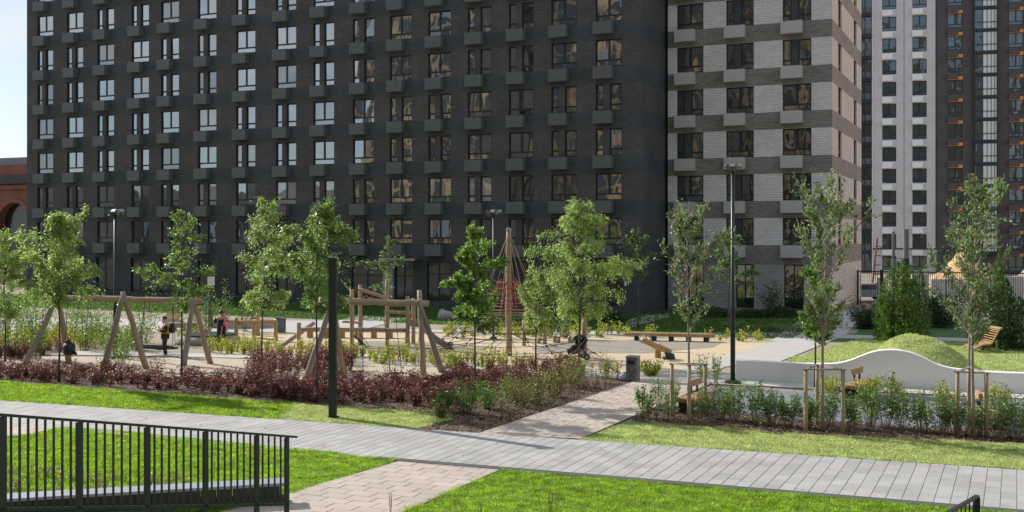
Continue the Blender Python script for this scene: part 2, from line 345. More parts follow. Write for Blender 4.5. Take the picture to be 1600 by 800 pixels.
# --- sheets, farthest first, each a few mm above the one below
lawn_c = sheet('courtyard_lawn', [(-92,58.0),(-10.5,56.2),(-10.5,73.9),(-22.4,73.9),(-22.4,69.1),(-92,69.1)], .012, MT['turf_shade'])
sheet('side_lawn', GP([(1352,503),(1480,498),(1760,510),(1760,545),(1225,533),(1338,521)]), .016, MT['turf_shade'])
sheet('courtyard_path', GP([(-260,496),(330,500),(545,502),(560,517),(430,524),(340,520),(-260,514)]), .020, MT['paving'])
sheet('entrance_path', GP([(560,494),(640,497),(560,517),(470,514)]), .024, MT['paving'])
sheet('corner_path', GP([(1003,494),(1044,490),(1046,496),(965,517),(935,516)]), .024, MT['paving'])
sheet('cross_path', GP([(560,514),(1240,521),(1760,536),(1760,541),(1240,527),(560,518)]), .020, MT['paving'])
sheet('gate_path', GP([(1265,489),(1348,482),(1352,489),(1322,524),(1218,566),(1150,572),(1040,585),(1195,540)]), .028, MT['paving'])
sheet('playground_surface', GP([(380,519),(560,520),(1195,531),(1240,532),(1180,552),(1120,580),(1000,592),(800,577),(620,566),(330,556),(330,536)]), .024, MT['rubber'])
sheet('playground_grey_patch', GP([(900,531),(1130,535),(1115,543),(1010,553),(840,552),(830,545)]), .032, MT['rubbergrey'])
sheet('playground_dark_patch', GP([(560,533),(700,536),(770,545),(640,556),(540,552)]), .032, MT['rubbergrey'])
sheet('left_planting_bed', GP([(-260,548),(330,560),(620,568),(800,579),(1000,594),(985,601),(740,681),(655,673),(705,648),(500,636),(300,620),(0,598),(-260,580)]), .016, MT['mulch'])
sheet('swing_pit', GP([(-40,556),(330,560),(560,566),(740,578),(700,590),(640,604),(480,602),(250,596),(30,586)]), .024, MT['sand'])
sheet('paved_strip', GP([(90,549),(460,556),(800,573),(1000,583),(1150,588),(1760,614),(1760,632),(1150,603),(1000,595),(800,581),(460,562),(90,555)]), .034, MT['paving'])
sheet('patio', GP([(1090,607),(1760,633),(1760,700),(1120,650)]), .020, MT['patio'])
sheet('right_planting_bed', GP([(988,656),(1032,634),(1105,640),(1250,660),(1800,690),(1800,705),(1250,681),(985,661)]), .026, MT['mulch'])
pm = GP([(-300,607),(1900,758),(1900,827),(622,721),(-300,637)]); pm = [Vector((p.x, p.y, 0)) for p in pm]
lawn_wall = GP([(1219,568),(1347,530),(1760,543),(1760,600),(1400,570)])
sheet('wall_lawn', lawn_wall, .030, MT['turf_mown'])
left_lawn = GP([(-300,578),(0,598),(300,621),(460,633),(430,656),(0,627),(-300,606)])
sheet('left_lawn', left_lawn, .030, MT['turf_bright'])
mid_lawn = GP([(460,633),(520,637),(700,646),(704,657),(652,671),(430,656)])
sheet('mid_lawn', mid_lawn, .030, MT['turf_mown'])
right_lawn = GP([(907,690),(985,661),(1250,681),(1800,705),(1900,755)])
sheet('right_lawn', right_lawn, .030, MT['turf_mown'])
near_left_lawn = GP([(-150,705),(50,682),(95,671),(150,673),(622,721),(445,775),(360,800),(-200,800)])
sheet('near_left_lawn', near_left_lawn, .030, MT['turf_bright'])
near_right_lawn = GP([(787,738),(1900,832),(2000,1100),(300,1100),(625,805)])
sheet('near_right_lawn', near_right_lawn, .030, MT['turf_bright'])

def clip(poly, cl):       # Sutherland-Hodgman, cl convex CCW
    out = list(poly)
    for i in range(len(cl)):
        a = cl[i]; b = cl[(i+1) % len(cl)]; inp = out; out = []
        if not inp: break
        def sd_(p): return (b[0]-a[0])*(p[1]-a[1])-(b[1]-a[1])*(p[0]-a[0])
        for k in range(len(inp)):
            p = inp[k]; q = inp[(k+1) % len(inp)]; dp, dq = sd_(p), sd_(q)
            if dp >= 0: out.append(p)
            if (dp >= 0) != (dq >= 0):
                t = dp/(dp-dq); out.append((p[0]+(q[0]-p[0])*t, p[1]+(q[1]-p[1])*t))
    return out
def ccw(p):
    a = sum(p[i][0]*p[(i+1) % len(p)][1]-p[(i+1) % len(p)][0]*p[i][1] for i in range(len(p)))
    return p if a > 0 else p[::-1]
def pave(name, poly, ang, lu, lv, m, mg, ztop=.045, zb=.022, gap=.010, nmax=300, chamf=.006):
    """poly convex; tiles lu long along direction ang, lv wide across, running bond"""
    base = sheet(name, poly, zb, mg)
    poly = ccw([(p[0], p[1]) for p in poly]); u = (math.cos(ang), math.sin(ang)); v = (-u[1], u[0])
    us = [p[0]*u[0]+p[1]*u[1] for p in poly]; vs = [p[0]*v[0]+p[1]*v[1] for p in poly]
    rr = random.Random(3); tiles = []
    j = math.floor(min(vs)/lv)
    while j*lv < max(vs):
        off = (j % 2)*lu/2+((j*7) % 5)*.03; i = math.floor((min(us)-off)/lu)
        while i*lu+off < max(us):
            a, b = i*lu+off+gap/2, (i+1)*lu+off-gap/2; c, d = j*lv+gap/2, (j+1)*lv-gap/2
            q = [(a, c), (b, c), (b, d), (a, d)]; q = [(s*u[0]+t*v[0], s*u[1]+t*v[1]) for s, t in q]
            k = clip(q, poly)
            if len(k) >= 3:
                ar = abs(sum(k[n][0]*k[(n+1) % len(k)][1]-k[(n+1) % len(k)][0]*k[n][1] for n in range(len(k))))/2
                cx = sum(p[0] for p in k)/len(k); cy = sum(p[1] for p in k)/len(k)
                dd = cx*FW.x+cy*FW.y; ll = cx*RT.x+cy*RT.y
                vis = dd > 18 and abs(ll) < dd*.49
                if ar > .01: tiles.append((not vis, dd, k, ar > lu*lv*.93, cx, cy, q))
            i += 1
        j += 1
    tiles.sort(key=lambda t: (t[0], t[1]))
    def prism(mb, k, cx, cy, dz):
        k = ccw(k); n = len(k); i = len(mb.v)
        ins = [(cx+(p[0]-cx)*(1-chamf*2/lv), cy+(p[1]-cy)*(1-chamf*2/lv)) for p in k]
        mb.v += [(p[0]-ox, p[1]-oy, zb) for p in k]+[(p[0]-ox, p[1]-oy, ztop-chamf+dz) for p in k]+[(p[0]-ox, p[1]-oy, ztop+dz) for p in ins]
        mb.f.append(tuple(i+2*n+t for t in range(n)))
        for t in range(n):
            t2 = (t+1) % n; mb.f.append((i+t, i+t2, i+n+t2, i+n+t)); mb.f.append((i+n+t, i+n+t2, i+2*n+t2, i+2*n+t))
        mb.m += [0]*(2*n+1)
    shared = None; rest = MB()
    for idx, (nv, dd, k, full, cx, cy, q) in enumerate(tiles):
        dz = rr.uniform(-.002, .002)
        if idx < nmax and not nv:
            if full:
                cx = sum(p[0] for p in q)/4; cy = sum(p[1] for p in q)/4
                if shared is None:
                    ox, oy = cx, cy; mb = MB(); prism(mb, q, cx, cy, 0); shared = mb.mesh('paver', m)
                link('paver', shared, None, base, (cx, cy, dz))
            else:
                ox, oy = cx, cy; mb = MB(); prism(mb, k, cx, cy, dz); mb.build('paver', m, base, (cx, cy, 0))
        else:
            ox = oy = 0; prism(rest, k, cx, cy, dz)
    if rest.f: tag(rest.build('far_pavers', m, base), kind='stuff')
    return base
pave('main_path', pm, R(90), .6, .3, MT['tile_grey'], MT['grout'])
pave('garden_path', GP([(746,680),(985,601),(1010,593),(1130,597),(1085,611),(1030,634),(980,659),(906,688)]) if False else GP([(746,680),(1008,592),(1118,598),(906,688)]), R(0), .6, .36, MT['tile_beige'], MT['groutb'], ztop=.049, zb=.036)
pave('near_path', GP([(624,723),(783,736),(520,853),(120,868)]), R(0), .6, .36, MT['tile_beige'], MT['groutb'])
pave('corner_footpath', GP([(-300,672),(-20,662),(88,671),(45,681),(-200,705)]), R(0), .8, .45, MT['tile_beige'], MT['groutb'], nmax=40)
g0, g1 = G(590,717), G(1900,826.5)
dv = (g1-g0).normalized(); nv = Vector((-dv.y, dv.x, 0))
gs = MB(); gs.box(0, (g1-g0).length, -.24, .03, .0, .056, Matrix.Translation(g0) @ Matrix.Rotation(math.atan2(dv.y, dv.x), 4, 'Z'))
tag(gs.build('gravel_edging', MT['gravel']), kind='structure')
# paths' steel edging
def edge_strip(name, pts, m, w=.06, z1=.06):
    mb = MB(); g = GP(pts)
    for a, b in zip(g, g[1:]): mb.bar((a.x, a.y, z1/2), (b.x, b.y, z1/2), w, z1)
    return tag(mb.build(name, m), kind='structure')
edge_strip('near_path_edging', [(783,736.5),(640,800)], MT['gravel'], .04, .05)
# --- grass
blades('near_grass', near_right_lawn, 2600, .062, MT['blade'], wid=.010, lean=.7)
blades('near_grass', near_left_lawn, 2400, .062, MT['blade'], wid=.010, lean=.7)
blades('bright_grass', left_lawn, 1300, .07, MT['blade'], wid=.013, lean=.7)
blades('mown_grass', mid_lawn, 1500, .045, MT['blade_mown'], wid=.014)
blades('mown_grass', right_lawn, 1100, .055, MT['blade_mown'], wid=.014)
blades('mown_grass', lawn_wall, 350, .06, MT['blade_mown'], wid=.02)
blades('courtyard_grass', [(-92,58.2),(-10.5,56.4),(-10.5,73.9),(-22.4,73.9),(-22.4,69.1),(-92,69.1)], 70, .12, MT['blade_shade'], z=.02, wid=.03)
# mulch chips
def chips(name, poly, dens, z=.03, m=None, sz=.024):
    xs = [p[0] for p in poly]; ys = [p[1] for p in poly]; n = int((max(xs)-min(xs))*(max(ys)-min(ys))*dens)
    x = rng.uniform(min(xs), max(xs), n); y = rng.uniform(min(ys), max(ys), n); k = inside(poly, x, y); x = x[k]; y = y[k]; n = len(x)
    c = np.stack([x, y, z+rng.uniform(0, .03, n)], 1); a = rng.uniform(0, 6.28, n); L_ = sz*rng.uniform(.6, 1.6, n); W_ = L_*rng.uniform(.3, .6, n)
    e1 = np.stack([np.cos(a)*L_, np.sin(a)*L_, rng.normal(0, .35, n)*L_], 1); e2 = np.stack([-np.sin(a)*W_, np.cos(a)*W_, rng.normal(0, .4, n)*W_], 1)
    return tag(soup(name, np.stack([c-e1-e2, c+e1-e2, c+e1+e2, c-e1+e2], 1), m or MT['chip']), kind='stuff')
chips('bark_mulch', GP([(985,603),(742,679),(655,672),(705,650),(600,642),(700,600),(900,594)]), 260)
chips('bark_mulch', GP([(990,654),(1032,634),(1110,640),(1250,658),(1700,680),(1700,698),(1250,679),(990,659)]), 330, z=.036)
chips('bark_mulch', GP([(0,597),(300,619),(500,634),(600,640),(600,625),(0,585)]), 120)

# ================================================================ BUILDINGS
ROWS = 10
def win_mesh(w, h, kind):
    """frame mesh with its panes; local origin lower-left of the opening, facing -Y"""
    fr = MB(); t = .085; d = .09
    fr.box(0, w, 0, d, 0, t); fr.box(0, w, 0, d, h-t, h); fr.box(0, t, 0, d, t, h-t); fr.box(w-t, w, 0, d, t, h-t)
    zt = h*.21; panes = []
    fr.box(t, w-t, .002, d, zt, zt+.12)
    if kind == 'wide':
        fr.box(w/2-.08, w/2+.08, .004, d, zt+.12, h-t)
        panes = [(t, w/2-.08, zt+.12, h-t), (w/2+.08, w-t, zt+.12, h-t), (t, w-t, t, zt)]
    else: panes = [(t, w-t, zt+.12, h-t), (t, w-t, t, zt)]
    return fr, panes
class WinKit:
    def __init__(s, w, h, kind, fm, gm):
        fr, pn = win_mesh(w, h, kind); s.fm = fr.mesh('window', fm); s.p = []
        for (x0, x1, z0, z1) in pn:
            cx, cz = (x0+x1)/2, (z0+z1)/2; mb = MB(); mb.box(x0-cx, x1-cx, 0, .012, z0-cz, z1-cz)
            s.p.append((mb.mesh('pane', gm), (cx, .035, cz)))
    def put(s, parent, x, y, z, rz=0, gm=None, tilt=.35):
        o = link('window', s.fm, None, parent, (x, y, z)); o.rotation_euler = (0, 0, rz)
        for me, loc in s.p:
            q = link('pane', me, None, o, loc); q.rotation_euler = (R(random.gauss(0, tilt)), 0, R(random.gauss(0, tilt)))
            if gm is not None: q.material_slots[0].link = 'OBJECT'; q.material_slots[0].material = gm
        return o
def gl_pick(ci, r):
    u = random.Random(ci*31+r*7).random(); return MT['glass_blind'] if u < .1 else (MT['glass_clear'] if u < .2 else None)
def wall_grid(mb, x0, x1, holes_by_row, zs, y, depth, mat_of):
    """flat facade in plane y=const facing -Y. zs: list of (z0,z1,holes) rows; holes sorted (xa,xb)"""
    for z0, z1, holes, mi in zs:
        mb.mi = mi; x = x0
        for (a, b) in holes:
            if a > x: mb.quad((x, y, z0), (a, y, z0), (a, y, z1), (x, y, z1))
            mb.quad((a, y, z0), (a, y+depth, z0), (a, y+depth, z1), (a, y, z1)); mb.quad((b, y, z1), (b, y+depth, z1), (b, y+depth, z0), (b, y, z0))
            mb.quad((a, y, z0), (b, y, z0), (b, y+depth, z0), (a, y+depth, z0)); mb.quad((a, y, z1), (a, y+depth, z1), (b, y+depth, z1), (b, y, z1))
            x = b
        if x < x1: mb.quad((x, y, z0), (x1, y, z0), (x1, y, z1), (x, y, z1))
def ac_mesh(w, h, d, m):
    mb = MB(); mb.box(0, w, -d, -.003, 0, h)
    n = 7
    for k in range(n): mb.box(.03, w-.03, -d-.012, -d-.001, .05+k*(h-.1)/n, .05+(k+.6)*(h-.1)/n)
    mb.box(-.015, w+.015, -d-.02, -.003, h, h+.03)
    return mb.mesh('air_conditioner_box', m)
random.seed(11)
FY = 69.0
xl, xr = XF(42, FY), XF(1003, FY)
cols_px = [(58.4,82.7),(104.6,129.6),(152,178),(206,232),(251,280),(309,338),(368.6,399),(431.4,462.5),(489.5,522),(551,585),(609,643.7),(669,705),(731,768),(795,833.7),(861.4,901.3),(930,972.5)]
cols = [(XF(a, FY), XF(b, FY)) for a, b in cols_px]
Wm = sum(b-a for a, b in cols)/len(cols)
cols = [((a+b)/2-Wm/2, (a+b)/2+Wm/2) for a, b in cols]
ZB0, WH = 4.62, 1.83
def building_facade(root, x0, x1, cols, parity, mats, acm, kits, acme, rows, yb=0, ground=None, top=35.0, glasschoice=None, low=3.42):
    """root-local facade (plane y=0). returns wall rows"""
    zs = []; nar, pier = .30, .23
    if ground is None: ground = []
    zs.append((0, .55, [g[:2] for g in ground if g[2] == 'door'], 1)); zs.append((.55, low, [g[:2] for g in ground], 1))
    zs.append((low, ZB0, [], 1))
    for r in range(rows):
        z = ZB0+3*r; holes = []
        for ci, (a, b) in enumerate(cols):
            wide = ((ci+parity)//2+(r//2)) % 2 == 1
            w = b-a
            if wide: holes.append((a, b)); kits['wide'].put(root, a, .12, z, gm=glasschoice(ci, r) if glasschoice else None)
            else:
                holes.append((a, a+w*nar)); holes.append((b-w*.47, b))
                kits['narrow'].put(root, a, .12, z, gm=glasschoice(ci, r) if glasschoice else None)
                kits['half'].put(root, b-w*.47, .12, z, gm=glasschoice(ci, r) if glasschoice else None)
            link('air_conditioner_box', acme, None, root, (a-.02, 0, z-.84))
        zs.append((z, z+WH, holes, 0)); zs.append((z+WH, z+3 if r < rows-1 else top, [], 1))
    mb = MB(); wall_grid(mb, x0, x1, None, zs, 0, .2, None)
    return mb
dark = thing('apartment_building', 'long dark brown brick apartment block with charcoal bands filling the back of the courtyard', 'apartment building', (xl, FY, 0))
sh = xl; cl_ = [(a-sh, b-sh) for a, b in cols]
kits = dict(wide=WinKit(Wm, WH, 'wide', MT['frame'], MT['glass']), narrow=WinKit(Wm*.30, WH, 'n', MT['frame'], MT['glass']), half=WinKit(Wm*.47, WH, 'n', MT['frame'], MT['glass']))
acd = ac_mesh(1.32, .8, .5, MT['acbox'])
def gx(px): return XF(px, FY)-sh
ground = [(gx(150),gx(176),'w'),(gx(204),gx(231),'w'),(gx(250),gx(279),'w'),(gx(309),gx(336),'w'),(gx(368),gx(398),'w'),(gx(431),gx(461),'w'),(gx(489),gx(521),'w'),(gx(549),gx(597),'door'),(gx(617),gx(645),'door'),(gx(667),gx(703),'w'),(gx(731),gx(767),'w'),(gx(795),gx(833),'w'),(gx(861),gx(901),'w'),(gx(930),gx(972),'w')]
mb = building_facade(dark, 0, xr-xl, cl_, 0, None, acd, kits, acd, ROWS, ground=ground, glasschoice=gl_pick)
W_ = xr-xl
# side faces, back, roof
mb.mi = 0
for (z0, z1, mi) in [(0, ZB0, 1)]+[x for r in range(ROWS) for x in ((ZB0+3*r, ZB0+3*r+WH, 0), (ZB0+3*r+WH, ZB0+3*r+3 if r < ROWS-1 else 35, 1))]:
    mb.mi = mi; mb.quad((W_, 0, z0), (W_, 16, z0), (W_, 16, z1), (W_, 0, z1)); mb.quad((0, 16, z0), (0, 0, z0), (0, 0, z1), (0, 16, z1))
mb.mi = 1; mb.quad((W_, 16, 0), (0, 16, 0), (0, 16, 35), (W_, 16, 35)); mb.quad((0, 0, 35), (W_, 0, 35), (W_, 16, 35), (0, 16, 35))
mb.build('wall', [MT['brown'], MT['band']], dark)
ib = MB(); ib.box(.1, W_-.1, .21, .3, .1, 34.9); ib.build('interior_shade', MT['black'], dark)
# ground floor glazing
for i, (a, b, k) in enumerate(ground):
    fr = MB(); w = b-a; z0 = .02 if k == 'door' else .55; h = 3.42-z0
    fr.box(0, w, 0, .08, 0, .07); fr.box(0, w, 0, .08, h-.07, h); fr.box(0, .07, 0, .08, .07, h-.07); fr.box(w-.07, w, 0, .08, .07, h-.07)
    fr.box(.07, w-.07, .003, .08, h*.66, h*.66+.08); fr.box(w*.5-.05, w*.5+.05, .005, .08, .07, h-.07)
    o = fr.build('shop_window' if k == 'w' else 'entrance_door', MT['frame'], dark, (a, .12, z0))
    for (x0, x1, q0, q1) in [(.07, w*.5-.05, .07, h*.66), (w*.5+.05, w-.07, .07, h*.66), (.07, w*.5-.05, h*.66+.08, h-.07), (w*.5+.05, w-.07, h*.66+.08, h-.07)]:
        mb = MB(); mb.box(0, x1-x0, 0, .01, 0, q1-q0); mb.build('pane', MT['glass_low'], o, (x0, .04, q0))
    if k == 'door': mb = MB(); mb.tube([(w*.5+.12, -.05, 1.0), (w*.5+.12, -.05, 1.4)], .015, 6); mb.build('handle', MT['chrome'], o)
cn = MB(); cn.box(gx(604), gx(660), -1.1, -.003, 3.5, 3.6); cn.box(gx(604), gx(660), -1.1, -1.06, 3.44, 3.5); cn.build('entrance_canopy', MT['chrome'], dark)
ep = MB(); ep.box(gx(598), gx(615), -.03, -.003, .0, 3.4); ep.build('entrance_pier', MT['greybrick'], dark)
nb = MB(); nb.box(gx(976), gx(979), -.03, -.003, 1.9, 2.2); nb.build('number_plate', MT['whiteplastic'], dark)
# --- pale building
PY = 74.2; pl, pr = XF(1043.5, PY), XF(1300, PY)
pale = thing('apartment_building', 'pale grey brick apartment block with taupe bands and a side wall coloured peach for warm bounce light', 'apartment building', (pl, PY, 0))
pcols = [(XF(a, PY)-pl, XF(b, PY)-pl) for a, b in [(1057.4,1099),(1134.5,1177.7),(1222.6,1268)]]
Wp = sum(b-a for a, b in pcols)/3; pcols = [((a+b)/2-Wp/2, (a+b)/2+Wp/2) for a, b in pcols]
kp = dict(wide=WinKit(Wp, WH, 'wide', MT['frame'], MT['glass_dim']), narrow=WinKit(Wp*.30, WH, 'n', MT['frame'], MT['glass_dim']), half=WinKit(Wp*.47, WH, 'n', MT['frame'], MT['glass_dim']))
acp = ac_mesh(1.4, .8, .5, MT['acbox_light'])
def px_(p): return XF(p, PY)-pl
gp = [(px_(1075), px_(1100), 'w'), (px_(1150), px_(1178), 'w'), (px_(1225), px_(1256), 'w')]
PW = pr-pl
mbp = MB(); zs = [(0,.3,[],1),(.3,3.3,[g[:2] for g in gp],4),(3.3,ZB0,[],1)]
for r in range(ROWS):
    z = ZB0+3*r; holes = []
    for ci, (a, b) in enumerate(pcols):
        wide = ((ci+1)//2+(r//2)) % 2 == 0; w_ = b-a
        holes.append((a, b))
        if wide: kp['wide'].put(pale, a, .15, z)
        else:
            kp['narrow'].put(pale, a, .15, z); kp['half'].put(pale, b-w_*.47, .15, z)
            q = MB(); q.box(a+w_*.30+.001, b-w_*.47-.001, .1, .22, z+.002, z+WH-.002); q.build('window_pier', MT['band'], pale)
        link('air_conditioner_box', acp, None, pale, (a-.05, 0, z-.84))
    zs.append((z, z+WH, holes, 0)); zs.append((z+WH, z+3 if r < ROWS-1 else 35, [], 1))
wall_grid(mbp, 0, PW, None, zs, 0, .2, None)
# side wall facing +X with narrow windows: depth positions from the photograph
def side_y(px):          # Y of point on plane X=pr seen at px
    r = (px-800)/F; X = pr; return (r*FW.x-RT.x)*X/(RT.y-r*FW.y)
sw = [(side_y(1309.5)-PY, side_y(1315)-PY), (side_y(1334)-PY, side_y(1338.5)-PY)]
PD = side_y(1346)-PY
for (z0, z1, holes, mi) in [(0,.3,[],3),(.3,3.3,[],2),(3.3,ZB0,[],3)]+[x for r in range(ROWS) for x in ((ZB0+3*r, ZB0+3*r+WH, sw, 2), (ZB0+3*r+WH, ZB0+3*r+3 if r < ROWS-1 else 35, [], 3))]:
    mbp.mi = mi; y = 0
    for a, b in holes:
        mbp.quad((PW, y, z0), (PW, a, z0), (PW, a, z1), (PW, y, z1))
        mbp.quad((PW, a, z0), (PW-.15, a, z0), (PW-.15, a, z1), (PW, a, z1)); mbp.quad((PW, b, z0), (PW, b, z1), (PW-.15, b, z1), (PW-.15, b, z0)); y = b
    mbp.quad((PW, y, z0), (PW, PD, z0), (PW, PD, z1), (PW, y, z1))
mbp.mi = 1; mbp.quad((PW, PD, 0), (0, PD, 0), (0, PD, 35), (PW, PD, 35)); mbp.quad((0, 0, 35), (PW, 0, 35), (PW, PD, 35), (0, PD, 35)); mbp.quad((0, PD, 0), (0, 0, 0), (0, 0, 35), (0, PD, 35))
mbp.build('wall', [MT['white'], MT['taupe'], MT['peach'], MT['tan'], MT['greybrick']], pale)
ib = MB(); ib.box(.1, PW-.2, .24, .3, .1, 34.9); ib.build('interior_shade', MT['black'], pale)
ws = {}
for k, (a, b) in enumerate(sw):
    kit = WinKit(b-a, WH, 'n', MT['frame'], MT['glass_dim'])
    for r in range(ROWS): kit.put(pale, PW-.1, a, ZB0+3*r, rz=R(90))
for i, (a, b, k) in enumerate(gp):
    w_ = b-a; fr = MB(); fr.box(0, w_, 0, .08, 0, .07); fr.box(0, w_, 0, .08, 2.93, 3.0); fr.box(0, .07, 0, .08, .07, 2.93); fr.box(w_-.07, w_, 0, .08, .07, 2.93); fr.box(w_/2-.04, w_/2+.04, .004, .08, .07, 2.93)
    o = fr.build('shop_window', MT['frame'], pale, (a, .12, .3))
    for x0 in (.07, w_/2+.04): mb = MB(); mb.box(0, w_/2-.11, 0, .01, 0, 2.86); mb.build('pane', MT['glass_dim'], o, (x0, .04, .07))
# --- far tower
tdir = (RT*math.cos(R(16.4))-FW*math.sin(R(16.4))); tang = math.atan2(tdir.y, tdir.x)
t0 = P(1400, HOR, 150); t0.z = 0
def tx(px):              # distance along the tower facade (from t0) seen at px
    r = (px-800)/F; a = t0.dot(RT); b = tdir.dot(RT); c = t0.dot(FW); d = tdir.dot(FW); return (r*c-a)/(b-r*d)
tower = thing('apartment_tower', 'distant tower block, half white brick and half dark brick with orange lintels', 'tower block', t0, tang)
xa, xm, xg, xe = tx(1346), tx(1363), tx(1463), tx(1660)
TR = 15; TH = 46
lc = [(tx(1378.5), tx(1400.5)), (tx(1425.6), tx(1448))]; dc = [(tx(1480.6), tx(1504)), (tx(1576), tx(1599)), (tx(1612), tx(1634))]; bal = (tx(1521), tx(1558))
mb = MB(); zs1 = [(0,.42,[],0)]; zs2 = [(0,.42,[],1)]
for r in range(TR):
    z = .42+3*r; zs1.append((z, z+1.95, lc, 0)); zs1.append((z+1.95, z+3, [], 0)); zs2.append((z, z+1.95, [dc[0], dc[1], dc[2]], 1)); zs2.append((z+1.95, z+3, [], 1))
wall_grid(mb, xm, xg, None, zs1, 0, .25, None); wall_grid(mb, xg, xe, None, zs2, .02, .25, None)
mb.mi = 0; mb.box(xm+.01, xe-.01, .32, 14, 0, TH)
mb.build('wall', [MT['tower_white'], MT['tower_dark']], tower)
for k, (colset) in enumerate((lc, dc)):
    for (a, b) in colset:
        kit = WinKit(b-a, 1.95, 'wide', MT['frame'], MT['glass_tower'])
        acm = None; mbx = MB(); mbx.box(0, 1.35, -.5, 0, 0, .75); acm = mbx.mesh('air_conditioner_box', MT['acbox_white'] if k == 0 else MT['tower_dark'])
        lm = MB(); lm.box(0, b-a, -.08, .1, -.02, .42); lm = lm.mesh('lintel', MT['orange'])
        for r in range(TR):
            z = .42+3*r; kit.put(tower, a, .15, z, tilt=.8)
            if r: link('air_conditioner_box', acm, None, tower, (a-.03, 0, z-.95))
            if k == 1: link('lintel', lm, None, tower, (a, .02, z+1.955))
sl_ = MB(); sl_.box(xa-6, xm-.02, .3, .36, 0, TH); sl_.build('glazed_strip', MT['glass_tower'], tower)
for r in range(TR):
    z = 3*r+2.6
    q = MB(); q.box(xa-6, xm-.02, -.15, .28, z, z+.5); q.box(xa-.3+((xm-xa)/2), xa-.2+((xm-xa)/2), -.1, .29, z-2.5, z); q.box(xm-.15, xm-.03, -.15, .29, z-2.5, z); q.box(xa-.05, xa+.1, -.1, .29, z-2.5, z); q.build('balcony_slab', MT['frame'], tower)
    q = MB(); q.box(xa-6, xm-.2, .0, .05, z+.52, z+1.3); q.build('balcony_panel', MT['curtain'] if False else MT['acbox'], tower)
    a, b = bal
    q = MB(); q.box(a, b, -.6, .02, z, z+.45); q.box(a, a+.12, -.6, -.5, z+.45, z+3); q.box(b-.12, b, -.6, -.5, z+.45, z+3); q.box(a+(b-a)*.36, a+(b-a)*.36+.08, -.6, -.5, z+.45, z+3)
    for u in (.55, .72, .86): q.box(a+(b-a)*u, a+(b-a)*u+.05, -.6, -.52, z+.45, z+3)
    q.box(a+.12, b-.12, -.6, -.53, z+1.25, z+1.33); ob = q.build('balcony_frame', MT['frame'], tower)
    q = MB(); q.box(a+(b-a)*.36+.09, b-.13, -.5, -.48, z+.46, z+2.95); q.build('balcony_screen', MT['curtain'], ob)
    q = MB(); q.box(a+.13, a+(b-a)*.36, -.56, -.54, z+.46, z+2.95); q.build('balcony_glass', MT['glass_tower'], ob)
q = MB(); q.box(xm, xe, -.08, -.01, 3.25, 3.45); q.build('string_course', MT['darkroof'], tower)
q = MB(); q.box(xg-.1, xg+.02, -.06, .0, 3.5, TH); q.build('downpipe', MT['frame'], tower)
q = MB(); q.box((xm+xg)/2-.03, (xm+xg)/2+.03, -.03, -.003, 3.5, TH); q.build('wall_joint', MT['acbox'], tower)
# --- old red brick building, left
rd = 118; r1 = P(90, HOR, rd); red = thing('brick_building', 'old red brick building with arched opening and dark cornice behind left block edge', 'brick building', (r1.x-26, r1.y, 0))
mb = MB(); ax = None
def rz_(py): return Zat(py, rd*1.03)
zt = rz_(258)
cx0 = XF(22, r1.y)-(r1.x-26)
AR, AZ = 2.4, rz_(350)
xs_ = [0, cx0-AR, cx0+AR, 26]
mb.quad((0,0,0),(cx0-AR,0,0),(cx0-AR,0,zt),(0,0,zt)); mb.quad((cx0+AR,0,0),(26,0,0),(26,0,zt),(cx0+AR,0,zt))
n = 12
for i in range(n):
    a0, a1 = math.pi*i/n, math.pi*(i+1)/n
    p0 = (cx0-AR*math.cos(a0), AZ+AR*math.sin(a0)); p1 = (cx0-AR*math.cos(a1), AZ+AR*math.sin(a1))
    mb.quad((p0[0],0,p0[1]),(p1[0],0,p1[1]),(p1[0],0,zt),(p0[0],0,zt)); mb.quad((p0[0],0,p0[1]),(p0[0],.8,p0[1]),(p1[0],.8,p1[1]),(p1[0],0,p1[1]))
mb.quad((cx0-AR,0,0),(cx0-AR,.8,0),(cx0-AR,.8,AZ),(cx0-AR,0,AZ)); mb.quad((cx0+AR,0,0),(cx0+AR,0,AZ),(cx0+AR,.8,AZ),(cx0+AR,.8,0))
mb.quad((26,0,0),(26,14,0),(26,14,zt),(26,0,zt)); mb.quad((0,0,zt),(26,0,zt),(26,14,zt),(0,14,zt)); mb.quad((0,14,0),(0,0,0),(0,0,zt),(0,14,zt))
mb.build('wall', MT['redbrick'], red)
q = MB(); q.box(cx0-AR-.1, cx0+AR+.1, .8, .9, 0, AZ+AR+.2); q.build('arch_window', MT['glass_low'], red)
q = MB()
for i in range(n):
    a0, a1 = math.pi*i/n, math.pi*(i+1)/n; r2 = AR+.5
    q.quad((cx0-AR*math.cos(a0),-.12,AZ+AR*math.sin(a0)),(cx0-AR*math.cos(a1),-.12,AZ+AR*math.sin(a1)),(cx0-r2*math.cos(a1),-.12,AZ+r2*math.sin(a1)),(cx0-r2*math.cos(a0),-.12,AZ+r2*math.sin(a0)))
    q.quad((cx0-r2*math.cos(a0),-.12,AZ+r2*math.sin(a0)),(cx0-r2*math.cos(a1),-.12,AZ+r2*math.sin(a1)),(cx0-r2*math.cos(a1),0,AZ+r2*math.sin(a1)),(cx0-r2*math.cos(a0),0,AZ+r2*math.sin(a0)))
    q.quad((cx0-AR*math.cos(a0),0,AZ+AR*math.sin(a0)),(cx0-AR*math.cos(a1),0,AZ+AR*math.sin(a1)),(cx0-AR*math.cos(a1),-.12,AZ+AR*math.sin(a1)),(cx0-AR*math.cos(a0),-.12,AZ+AR*math.sin(a0)))
q.build('arch_surround', MT['redbrick'], red)
q = MB(); q.box(-.2, 26.2, -.5, -.003, rz_(288), rz_(275)); q.build('cornice', MT['darkroof'], red)
